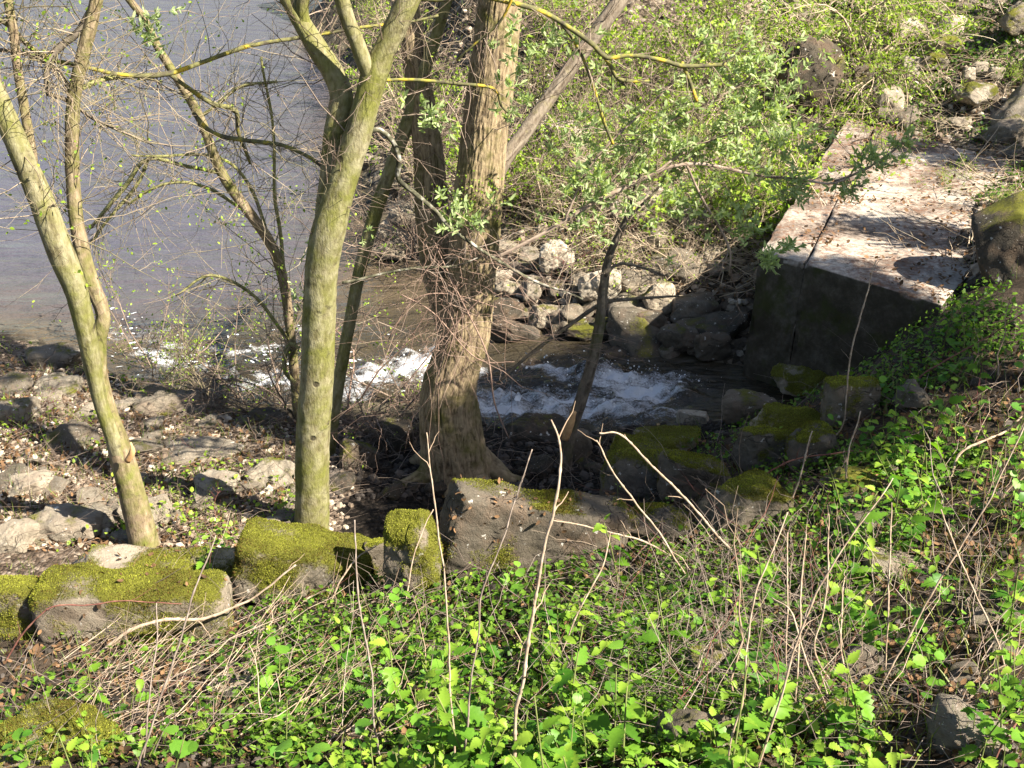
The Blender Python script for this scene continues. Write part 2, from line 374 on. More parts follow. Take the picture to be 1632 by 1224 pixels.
M_STONE, M_CONC = rock_mat(), concrete_mat()
M_SLOPE = soil_mat("slope_soil", [(.3, (.010, .008, .005)), (.48, (.035, .026, .018)), (.6, (.085, .062, .044)), (.78, (.21, .165, .125))], 26, 0, .025)
M_GRAVEL = soil_mat("gravel_soil", [(.3, (.025, .018, .012)), (.46, (.085, .060, .042)), (.6, (.18, .135, .10)), (.78, (.36, .30, .235))], 24, 34, .022)
M_FAR = soil_mat("far_soil", [(.34, (.016, .012, .008)), (.48, (.065, .05, .034)), (.6, (.18, .14, .10)), (.78, (.42, .36, .28))], 18, 16, .04)
M_SHADE_SOIL = soil_mat("shade_toned_soil", [(.3, (.005, .004, .003)), (.48, (.014, .011, .008)), (.6, (.032, .024, .018)), (.8, (.08, .063, .048))], 26, 30, .025)  # soil colour darkened to stand in for the gully shade
M_BED = soil_mat("bed_mud", [(.3, (.03, .025, .018)), (.55, (.09, .075, .05)), (.8, (.2, .17, .12))], 10, 9, .04)
M_LAKE = water_mat("lake_water", (.060, .058, .080), (.085, .064, .040), (.016, .014, .011), (.045, .036, .022))
M_STREAM = M_LAKE
M_NETTLE = leaf_mat("nettle_leaf", (.038, .12, .011), (.175, .335, .030), .42, .2)
M_YOUNG = leaf_mat("young_leaf", (.11, .22, .018), (.30, .43, .05), .45, .2)
M_MUSTARD = leaf_mat("round_leaf", (.06, .17, .016), (.19, .37, .04), .42, .3)
M_WEED = leaf_mat("weed_leaf", (.028, .09, .010), (.19, .31, .035), .4, .2, False)
M_NETTLEW = leaf_mat("dark_weed_leaf", (.018, .05, .008), (.11, .20, .022), .35, .2, False)
M_SPRING = leaf_mat("spring_leaf", (.10, .19, .014), (.36, .47, .06), .45, .25, False)
M_SALLOW = leaf_mat("sallow_leaf", (.22, .30, .12), (.48, .55, .28), .48, .2, False, .6)
M_DEADLEAF = leaf_mat("dead_leaf", (.04, .024, .014), (.22, .125, .062), .15, .15, False, .8)
M_GRASS = leaf_mat("grass_blade", (.04, .09, .012), (.22, .25, .06), .35, .25, False)
M_MOSS = leaf_mat("moss_tuft", (.04, .05, .008), (.34, .35, .055), .3, .05, False, .9)
_r = [n for n in M_MOSS.node_tree.nodes if n.type == 'VALTORGB'][0].color_ramp.elements
for _p, _c in ((.2, (.13, .075, .025)), (.40, (.12, .125, .018)), (.66, (.26, .265, .038))): _e = _r.new(_p); _e.color = (*_c, 1)
M_STALK = plain_mat("dry_stalk", [(.2, (.11, .075, .05)), (.5, (.27, .195, .135)), (.8, (.46, .37, .28))], 40)
M_STALKD = plain_mat("grey_stalk", [(.2, (.07, .055, .045)), (.5, (.17, .13, .105)), (.8, (.33, .27, .22))], 40)
M_CANE = plain_mat("bramble_cane", [(.2, (.045, .016, .014)), (.5, (.13, .05, .04)), (.8, (.24, .12, .085))], 40)
M_REDTW = plain_mat("red_twig", [(.2, (.09, .055, .04)), (.5, (.22, .145, .11)), (.8, (.38, .28, .22))], 25)
M_TWIG = plain_mat("twig_bark", [(.2, (.06, .042, .033)), (.5, (.18, .132, .10)), (.8, (.36, .285, .22))], 25)
M_TWIGM = plain_mat("mixed_twig", [(.2, (.07, .06, .035)), (.42, (.19, .165, .09)), (.58, (.24, .18, .13)), (.8, (.42, .37, .25))], 25)
M_TWIGG = plain_mat("green_twig", [(.2, (.05, .05, .018)), (.5, (.15, .15, .05)), (.8, (.31, .29, .13))], 25)
M_STRAW = plain_mat("straw_twig", [(.2, (.14, .105, .07)), (.5, (.34, .26, .18)), (.8, (.56, .47, .34))], 25)
M_STEM = plain_mat("green_stem", [(.2, (.05, .07, .015)), (.8, (.2, .22, .07))], 40)
M_LICHEN = plain_mat("lichen_branch", [(.36, (.06, .05, .035)), (.50, (.13, .125, .05)), (.57, (.24, .21, .04)), (.62, (.42, .29, .03)), (.8, (.5, .36, .06))], 11, bumpd=.012, attr=False)
M_BARKG = bark_mat("algae_bark", [(.3, (.035, .028, .017)), (.5, (.13, .11, .055)), (.75, (.26, .235, .14))], (.17, .17, .04), .55)
M_BARKA = bark_mat("willow_bark", [(.3, (.04, .028, .018)), (.5, (.14, .10, .06)), (.75, (.27, .21, .135))], (.15, .155, .035), .42)
M_BARKD = bark_mat("ridged_bark", [(.30, (.018, .012, .007)), (.48, (.12, .086, .050)), (.72, (.28, .215, .13))], (.12, .11, .03), .3, 5, None, .55)
M_BARKF = bark_mat("pink_bark", [(.3, (.025, .019, .013)), (.5, (.095, .072, .05)), (.75, (.20, .165, .125))], (.25, .22, .1), -.1, 5)
M_BARKS = bark_mat("dark_bark", [(.3, (.025, .02, .015)), (.5, (.075, .06, .045)), (.75, (.17, .14, .105))], (.1, .1, .04), .1)
M_WOUND = plain_mat("torn_wood", [(.3, (.3, .15, .06)), (.7, (.55, .34, .16))], 30)
M_DEADW = plain_mat("bleached_wood", [(.38, (.035, .034, .022)), (.5, (.095, .09, .055)), (.57, (.16, .15, .12)), (.68, (.33, .31, .27))], 20, attr=False, bumpd=.012)

# ------------------------------------------------------------------ terrain
def stream_level(x, y):
    t = np.clip((x+1.7)/3.1, 0, 1); return .30*t*t*(3-2*t)
CTRL = np.array([
 (0,2.0,2.25),(0,2.8,1.92),(0,3.6,1.58),(-2.1,3.8,1.32),(-4,4,1.1),(-3.5,5.2,.75),(-2.0,5.5,.66),(-.8,5.9,.70),(.2,6.3,.76),(0,5,1.08),(-2,4.7,.98),(1.2,6.7,.92),(1.2,5.5,1.22),
 (2.15,4.2,1.8),(1.73,3.2,2.0),(2.6,6.5,1.35),(2.2,7.5,1.15),(2.75,8.05,1.28),(3.5,7.7,1.6),(4.5,7,1.95),(5.2,9,1.85),(3.5,8.55,1.55),(4.1,9.6,1.56),(4.3,10.6,1.44),(5.1,11.9,1.42),(5.7,12.9,1.46),(4,5,2.2),(6.2,10.6,1.7),(5,9.9,1.62),(4,2,2.6),(-4,2,1.9),(-7,4,1.1),(7,5,2.5),
 (-2.2,6.55,.46),(-3.5,6.3,.48),(-1.2,6.8,.42),(-.4,7.25,.38),(.3,7.6,.36),(.95,8.05,.4),(1.6,8.5,.45),(2.25,8.8,.45),(-5,6,.6),
 (-1.4,7.3,.40),(-2.4,7,.46),(-4,7.2,.46),(-6,7.5,.5),(-.4,8,.3),(.4,8.15,.3),(-1.5,8.5,.24),(-2.8,8.5,.3),(-4.2,9,.3),(-5.5,9.8,.25),(-8,9.5,.4),(-1.5,9.35,.10),(-2.7,9.5,.08),(.2,8.85,.22),(1.2,8.6,.36),(1.9,8.8,.4),
 (-3.6,10.2,.03),(-4.86,11.1,.03),(-9,12.6,.05),(-12,10,.5),
 (-4.5,12.5,-.3),(-2.4,10.8,-.18),(-.8,10.3,-.04),(.5,9.9,.05),(1.4,9.6,.14),(2.1,9.3,.15),(-1.8,12.4,-.3),(-6,15,-.6),(-5,20,-.6),(-9,25,-.8),(-12,14,-.6),(-14,30,-1),(-3.4,16,-.5),(-5.2,31,-.6),(-4.6,26,-.6),(-3.6,22,-.45),
 (1.5,10.35,.33),(.5,10.95,.22),(-.16,11.3,.1),(-.65,12.3,.03),(-1.2,13.6,.03),(-1.9,16,.03),(-2.5,20,.03),(-3.0,24,.03),(-3.8,31,.03),
 (.8,11.6,.6),(0,12.3,.55),(1.6,11.2,.62),(1.2,13,1.0),(-.1,14,.85),(2.4,12.5,.65),(3.0,14.5,1.0),(3.5,17,2.2),(4.9,16.6,1.9),(5.7,14.2,1.55),(6.3,16,2.4),(6.4,12.6,1.6),(7.2,13.8,2.2),(8,18,4.0),(4,20,3.8),(1,17,2.1),(-.5,16.5,1.1),(-1.1,18.2,.7),(-1.8,20,.6),(0,20,2.8),(-1.5,23,2),(-2.3,24.6,.7),(-2.6,31,1.2),(-2,30,4.5),(3,26,6.5),(9,24,7),(8,11,2.3),(9,14,3.2)], float)
def _rbf_fit():
    d = np.sqrt(((CTRL[:, None, :2]-CTRL[None, :, :2])**2).sum(-1)+.35**2)
    return np.linalg.solve(d+np.eye(len(d))*1e-3*-1, CTRL[:, 2])
_w = _rbf_fit()
def ground_raw(x, y):
    x = np.clip(x, -13, 9.5); y = np.clip(y, 1.5, 31); out = np.zeros_like(x)
    for (cx, cy, _), w in zip(CTRL, _w): out += w*np.sqrt((x-cx)**2+(y-cy)**2+.35**2)
    return out
PE = np.array([(-14, 6.2), (-3.6, 6.0), (-2.2, 6.35), (-1.2, 6.6), (-.4, 6.95), (.3, 7.2), (1.0, 7.8), (1.7, 8.25), (2.4, 8.6), (3.2, 8.9), (14, 9.2)])
PN = np.array([(-14, 13.5), (-9, 12.7), (-4.86, 11.2), (-3.6, 10.3), (-2.7, 9.65), (-1.5, 9.45), (-.4, 9.15), (.2, 8.95), (1.3, 8.75), (1.9, 8.95), (3.2, 9.1), (14, 9.3)])
PF = np.array([(-14, 120), (-3.8, 31), (-3.0, 24), (-2.5, 20), (-1.9, 16), (-1.2, 13.6), (-.65, 12.3), (-.16, 11.3), (.5, 10.95), (1.5, 10.35), (3.2, 9.2), (14, 9.4)])
def yE(x): return np.interp(x, PE[:, 0], PE[:, 1])
def yN(x): return np.interp(x, PN[:, 0], PN[:, 1])
def yF(x): return np.interp(x, PF[:, 0], PF[:, 1])
def ground_full(x, y):
    z = ground_raw(x, y)
    land = np.clip(np.minimum(np.abs(y-yN(x)), np.abs(y-yF(x)))/.5, .25, 1)
    z = z+(f2(x, y, .9, 3, 2)*.10+f2(x, y, 3.5, 4, 5)*.055+f2(x, y, 14, 3, 8)*.022)*land
    far = y > yF(x)
    z = z+np.where(far, np.abs(f2(x, y, 1.7, 4, 11))*.28*np.clip((y-yF(x))/1.5, 0, 1), 0)
    return z
GX, GY, GD = -11.0, 1.0, .05
_gx = np.arange(GX, 9.9, GD); _gy = np.arange(GY, 31, GD)
_XX, _YY = np.meshgrid(_gx, _gy); HG = ground_full(_XX, _YY)
def gz(x, y):
    x = np.asarray(x, float); y = np.asarray(y, float)
    u = np.clip((x-GX)/GD, 0, len(_gx)-1.001); v = np.clip((y-GY)/GD, 0, len(_gy)-1.001)
    i = u.astype(int); j = v.astype(int); a = u-i; b = v-j
    return HG[j, i]*(1-a)*(1-b)+HG[j, i+1]*a*(1-b)+HG[j+1, i]*(1-a)*b+HG[j+1, i+1]*a*b
def gnormal(x, y, e=.12):
    zx = (gz(x+e, y)-gz(x-e, y))/(2*e); zy = (gz(x, y+e)-gz(x, y-e))/(2*e)
    return unit(np.stack([-zx, -zy, np.ones_like(zx)], -1))
def place(loc, bx):
    """front/middle/back and left/right within a box of the photograph"""
    a, b = to_px(loc); t = (b-bx[1])/(bx[3]-bx[1]); return ("back" if t < .36 else "middle" if t < .70 else "front")+" "+("left" if a < bx[0]+(bx[2]-bx[0])*.36 else "right" if a > bx[0]+(bx[2]-bx[0])*.64 else "centre")
def hit(px, py, over=0.0):
    """first ground point under a photograph pixel"""
    px = np.atleast_1d(np.asarray(px, float)); py = np.atleast_1d(np.asarray(py, float))
    u = (px-816)/FP; v = (612-py)/FP
    D = np.stack([u, CP+v*SP, -SP+v*CP], -1)
    Ys = np.arange(2.2, 30, .02); P = np.zeros((len(px), 3)); 
    for c in range(0, len(px), 400):
        d = D[c:c+400]; t = Ys[None]/d[:, 1:2]
        X = d[:, 0:1]*t; Z = CAM_H+d[:, 2:3]*t; Yb = np.broadcast_to(Ys, X.shape)
        k = np.argmax(Z < gz(X, Yb)+over, axis=1)
        r = np.arange(len(d)); P[c:c+400] = np.stack([X[r, k], Ys[k], Z[r, k]], -1)
    return P
def axis(fine0, fine1, step, lo, hi):
    a = list(np.arange(fine0, fine1, step)); s = step; x = a[0]; left = []
    while x > lo: s *= 1.25; x -= s; left.append(x)
    s = step; x = a[-1]; right = []
    while x < hi: s *= 1.25; x += s; right.append(x)
    return np.array(left[::-1]+a+right)
def grid_faces(nx, ny):
    i = np.arange(nx*ny).reshape(ny, nx)
    return np.stack([i[:-1, :-1], i[:-1, 1:], i[1:, 1:], i[1:, :-1]], -1).reshape(-1, 4)
def sub(V, F, mask, name, mat, attrs=None):
    f = F[mask]; u, inv = np.unique(f, return_inverse=True)
    return link(name, mesh(name, V[u], [inv.reshape(f.shape)], [mat], attrs={k: a[u] for k, a in (attrs or {}).items()}))
ax, ay = axis(-7.5, 8.0, .055, -300, 300), axis(2.2, 19, .06, -120, 420)
X, Y = np.meshgrid(ax, ay); Z = ground_full(X, Y)
V = np.stack([X, Y, Z], -1).reshape(-1, 3); F = grid_faces(len(ax), len(ay)); C = V[F].mean(1)
e, n_, f_ = yE(C[:, 0]), yN(C[:, 0]), yF(C[:, 0])
reg = np.where(C[:, 1] < e, 0, np.where(C[:, 1] < n_, 1, np.where(C[:, 1] < f_, 2, 3)))
reg = np.where((reg == 1) & (C[:, 0] > -1.05+.5*f2(C[:, 0], C[:, 1], 1.3, 3, 61)), 4, reg)  # gully part of the bank, shade painted into its soil colour
for k, (nm, mt) in enumerate((("near_slope", M_SLOPE), ("gravel_bank", M_GRAVEL), ("stream_bed", M_BED), ("far_bank", M_FAR), ("shade_toned_bank", M_SHADE_SOIL))):
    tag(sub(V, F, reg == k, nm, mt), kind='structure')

# ------------------------------------------------------------------ water: one sheet, split into stream and lake
def dist_poly(x, y, pts):
    d = np.full(x.shape, 1e9)
    for a, b in zip(pts[:-1], pts[1:]):
        ab = b-a; t = np.clip(((x-a[0])*ab[0]+(y-a[1])*ab[1])/(ab@ab+1e-9), 0, 1)
        d = np.minimum(d, np.hypot(x-a[0]-t*ab[0], y-a[1]-t*ab[1]))
    return d
ax, ay = axis(-5.0, 3.4, .03, -300, 9), axis(8.2, 14.0, .03, 7.5, 420)
X, Y = np.meshgrid(ax, ay); L0 = stream_level(X, Y)
def fpath(q): return np.array([Wz(a, b, float(stream_level(np.array((a-816)/180.), 0)))[:2] for a, b in q])
rap = [(fpath([(790, 645), (880, 640), (960, 645), (1050, 615)]), .34, 1.15), (fpath([(960, 600), (1000, 605), (1040, 615)]), .30, 1.05), (fpath([(850, 580), (900, 595), (950, 580)]), .16, .8),
       (fpath([(560, 620), (620, 595), (680, 570), (720, 600)]), .36, 1.0), (fpath([(430, 600), (480, 615), (550, 625)]), .26, .9),
       (fpath([(225, 560), (280, 575), (340, 590), (400, 610), (440, 610)]), .14, .74), (fpath([(250, 545), (300, 550), (370, 560), (440, 545), (480, 520)]), .13, .6), (fpath([(170, 515), (200, 535), (260, 530)]), .25, .42), (fpath([(1080, 650), (1000, 670), (900, 668)]), .18, .7)]
foam = np.zeros_like(X)
for pts, wd, am in rap: foam = np.maximum(foam, am*np.exp(-(dist_poly(X, Y, pts)/wd)**2))
cur = f2(X*.35+Y*.2, Y*.9, .5, 3, 71); fl = f2(X*.6+Y*.4, Y*1.6, 5.5, 4, 31)
rough = np.clip(foam*1.3, 0, 1)
calm = np.exp(-((X+.3)/2.2)**2)*(Y < 13)
Zw = L0+rough*(f2(X, Y*1.3, 3.2, 3, 21)*.15+np.abs(f2(X*.7, Y, 8, 4, 25))*.12-.03)+calm*f2(X, Y, 4, 3, 41)*.02
Zw += np.clip(1-(np.hypot(X, Y-10)/60), 0, 1)*f2(X*.7, Y*1.5, 1.6, 3, 51)*.012*(1+1.6*cur)
foam_a = np.clip(foam*(.95+.9*fl), 0, 1.3)-.10+.10*np.exp(-((X+3.6)/1.6)**2-((Y-11.2)/.8)**2)
gd = ground_full(np.clip(X, -13, 9), np.clip(Y, 1.5, 31))
shal = np.clip(np.exp(-np.clip(Zw-gd, 0, 9)/.22)*1.2+.9*np.exp(-((X+.9)/1.3)**2-((Y-12.4)/1.7)**2), 0, 1)
V = np.stack([X, Y, Zw], -1).reshape(-1, 3); F = grid_faces(len(ax), len(ay)); C = V[F].mean(1)
keep = C[:, 0] < 3.3
ism = keep & (C[:, 0] > -4.2) & (C[:, 1] < 12.6)
sf = np.clip((X+4.6)/2.2, 0, 1)*np.clip((13.2-Y)/2.0, 0, 1)
at = {'foam': foam_a.ravel(), 'shallow': shal.ravel(), 'rapid': (sf*sf*(3-2*sf)).ravel()}
tag(sub(V, F, ism, "stream", M_STREAM, at), kind='structure')
tag(sub(V, F, keep & ~ism & ((C[:, 1] < yF(C[:, 0])+2) | (C[:, 0] < -14)), "lake", M_LAKE, at), kind='structure')
# loose foam flecks floating on the eddy
tv = np.array([[1, 0, 0], [.4, .8, .15], [-.6, .7, .1], [-1, 0, 0], [-.5, -.8, .12], [.5, -.7, .1], [0, 0, .35]]); tf = [np.array([[0, 1, 6], [1, 2, 6], [2, 3, 6], [3, 4, 6], [4, 5, 6], [5, 0, 6]])]
q = np.concatenate([Wz(500, 600, 0)[None]]*0+[np.array([Wz(a, b, .012) for a, b in zip(rng.normal(m, s, c), rng.normal(n0, s2, c))]) for m, s, n0, s2, c in ((300, 90, 565, 16, 46), (200, 25, 520, 14, 22), (440, 60, 560, 20, 30), (620, 60, 600, 20, 40))])
q[:, 2] = stream_level(q[:, 0], q[:, 1])+.008
m_foam, nt, out = newmat("foam_fleck"); N(nt).bsdf(out, (.6, .62, .64), .6)
Vf, Ff = scatter(tv, tf, q, rotz_up(rng, np.tile([0, 0, 1.], (len(q), 1))), np.stack([.006+rng.exponential(.014, len(q)), .005+rng.exponential(.010, len(q)), np.full(len(q), .012)], -1))
tag(link("foam", mesh("foam", Vf, Ff, [m_foam])), "white foam flecks floating in the eddy below the rapids", "foam", kind='stuff')

# spray thrown up by the rapids
qs = np.concatenate([pts[rng.integers(len(pts), size=n)]+rng.normal(size=(n, 2))*[.22, .12] for (pts, w_, a_), n in zip(rap[:4], (260, 160, 60, 200))])
qs = np.column_stack([qs, stream_level(qs[:, 0], qs[:, 1])+.02+rng.exponential(.022, len(qs))])
Vf, Ff = scatter(tv, tf, qs, rotz_up(rng, rng.normal(size=(len(qs), 3))), .002+rng.exponential(.0035, len(qs)))
tag(link("spray", mesh("spray", Vf, Ff, [m_foam])), "white drops thrown up by the rapids", "spray", kind='stuff')
# ------------------------------------------------------------------ stones
bm = bmesh.new(); bmesh.ops.create_icosphere(bm, subdivisions=5, radius=1); bm.verts.ensure_lookup_table()
ICO5 = np.array([v.co[:] for v in bm.verts]), np.array([[v.index for v in f.verts] for f in bm.faces]); bm.free()
bm = bmesh.new(); bmesh.ops.create_icosphere(bm, subdivisions=4, radius=1); bm.verts.ensure_lookup_table()
ICO4 = np.array([v.co[:] for v in bm.verts]), np.array([[v.index for v in f.verts] for f in bm.faces]); bm.free()
def vnormals(V, F):
    n = np.cross(V[F[:, 1]]-V[F[:, 0]], V[F[:, 2]]-V[F[:, 0]]); o = np.zeros_like(V)
    for k in range(3): np.add.at(o, F[:, k], n)
    return unit(o)
def rock_shape(seed, box=0.0, cuts=7, rough=.10, ico=ICO4, size=(1, 1, 1)):
    r = np.random.default_rng(seed); V = ico[0].copy()
    if box: 
        p = 2+box; V = V/((np.abs(V)**p).sum(1)**(1/p))[:, None]
    for _ in range(cuts):
        nrm = unit(r.normal(size=3)*np.array([1, 1, .8])); d = r.uniform(.55, .9)*(1 if not box else 1.15)
        h = V@nrm-d; V = V-np.where(h > 0, h*.9, 0)[:, None]*nrm
    S = np.asarray(size, float); W = V*S
    nv = unit(V); m = float(S.mean())
    W = W+nv*(fbm(W, 1.6/m, 3, seed)*rough*1.6*m+fbm(W, 6/m, 5, seed+4)*rough*.7*m+np.minimum(n3(W, 11/m, seed+8)+.1, 0)*rough*.35*m)[:, None]
    return W, ico[1]
def moss_attr(V, F, seed, amount):
    nz = vnormals(V, F)[:, 2]; m = float(np.ptp(V, axis=0).mean())
    return np.clip(.45*nz+.75*fbm(V, 2.6/max(m, .25), 5, seed+40)+amount-.36, 0, 1)
def fuzz(name, V, F, moss, parent, count, seed, L=(.005, .013)):
    count = int(count*1.9)
    r = np.random.default_rng(seed); tri = V[F]; ar = np.linalg.norm(np.cross(tri[:, 1]-tri[:, 0], tri[:, 2]-tri[:, 0]), axis=1)
    w = ar*np.clip((moss[F].mean(1)-.34)/.34, 0, 1)**1.5
    if w.sum() <= 0: return
    k = r.choice(len(F), count, p=w/w.sum()); b = r.dirichlet((1, 1, 1), count)
    p = (tri[k]*b[..., None]).sum(1); nr = vnormals(V, F)[F[k, 0]]
    d = unit(nr+r.normal(size=(count, 3))*.45)
    tvv = np.array([[-.28, 0, 0], [.28, 0, 0], [.16, 0, .6], [0, 0, 1], [-.16, 0, .6]]); tff = [np.array([[0, 1, 2, 4]]), np.array([[4, 2, 3]])]
    Vv, Ff = scatter(tvv, tff, p-nr*.003, rotz_up(r, d), r.uniform(L[0], L[1], count))
    o = link(name, mesh(name, Vv, Ff, [M_MOSS], tint=np.repeat(np.clip(r.normal(.5, .16, count)+.55*fbm(p, 5, 4, 3), 0, 1), 5)), parent)
    o['kind'] = 'stuff'
def boulder(pxl, pxr, pyt, pyb, label, depth_f=.8, box=2.0, mossy=0.0, tone=1.0, seed=None, name="boulder", cat="boulder", tilt=0.0, group=None, sink=.25, fz=0, yaw=None, cuts=7, rough=.11, over=None, Yfix=None, litter=0):
    """a stone that fills the photograph's box when it rests on the ground there"""
    seed = seed if seed is not None else int(pxl*7+pyt*13) % 99991
    r = np.random.default_rng(seed); cx, cy = (pxl+pxr)/2, (pyt+pyb)/2
    g = hit(cx, min(pyb-(pyb-pyt)*.2, 1300))[0] if Yfix is None else Wy(cx, cy, Yfix)
    for _ in range(3):
        D = depth(g); w = (pxr-pxl)/FP*D; a = math.atan2(CAM_H-g[2], g[1]); app = (pyb-pyt)/FP*D
        d = min(w*depth_f, app*.95/math.sin(a)); h = max((app-d*math.sin(a)*.8)/math.cos(a), .35*app)
        if Yfix is None:
            g = hit(cx, cy, over=h*(.5-sink))[0]
        else: g = Wy(cx, cy, Yfix)
    V, F = rock_shape(seed, box, cuts, rough, ICO5 if w > .3 else ICO4, (w*.5, d*.5, h*.5))
    sc = np.array([w, d, h])/np.ptp(V, axis=0); V = V*sc
    if tilt: 
        c, s = math.cos(tilt), math.sin(tilt); V = V@np.array([[c, 0, s], [0, 1, 0], [-s, 0, c]])
    moss = moss_attr(V, F, seed, mossy)
    if fz:
        o = empty(name, g, label, cat, group)
        b = link("stone", mesh(name, V, [F], [M_STONE], attrs={'moss': moss}), o); b['mossy'] = mossy; b['tone'] = tone
        fuzz("moss", V, F, moss, b, fz, seed)
        if litter: stone_litter(V, F, b, litter, seed)
    else:
        o = tag(link(name, mesh(name, V, [F], [M_STONE], attrs={'moss': moss}), None, g), label, cat, group); o['mossy'] = mossy; o['tone'] = tone
    return o
def stone_litter(V, F, parent, n, seed):
    r = np.random.default_rng(seed); nr = vnormals(V, F); w = np.clip(nr[F].mean(1)[:, 2]+.35, 0, 1)
    k = r.choice(len(F), n, p=w/w.sum()); p = V[F[k]].mean(1)+nr[F[k, 0]]*.008; t = leaf_simple(.3, -.35, .3)
    Vv, Ff = scatter(t[0], t[1], p, rotz_up(r, unit(nr[F[k, 0]]+r.normal(size=(n, 3))*.4)), r.uniform(.014, .042, n))
    o = link("leaf_litter", mesh("leaf_litter", Vv, Ff, [M_DEADLEAF], tint=np.repeat(r.uniform(0, 1, n), len(t[0]))), parent); o['kind'] = 'stuff'
RET = dict(name="retaining_block", cat="stone block", group="row of mossy blocks along the bank edge")
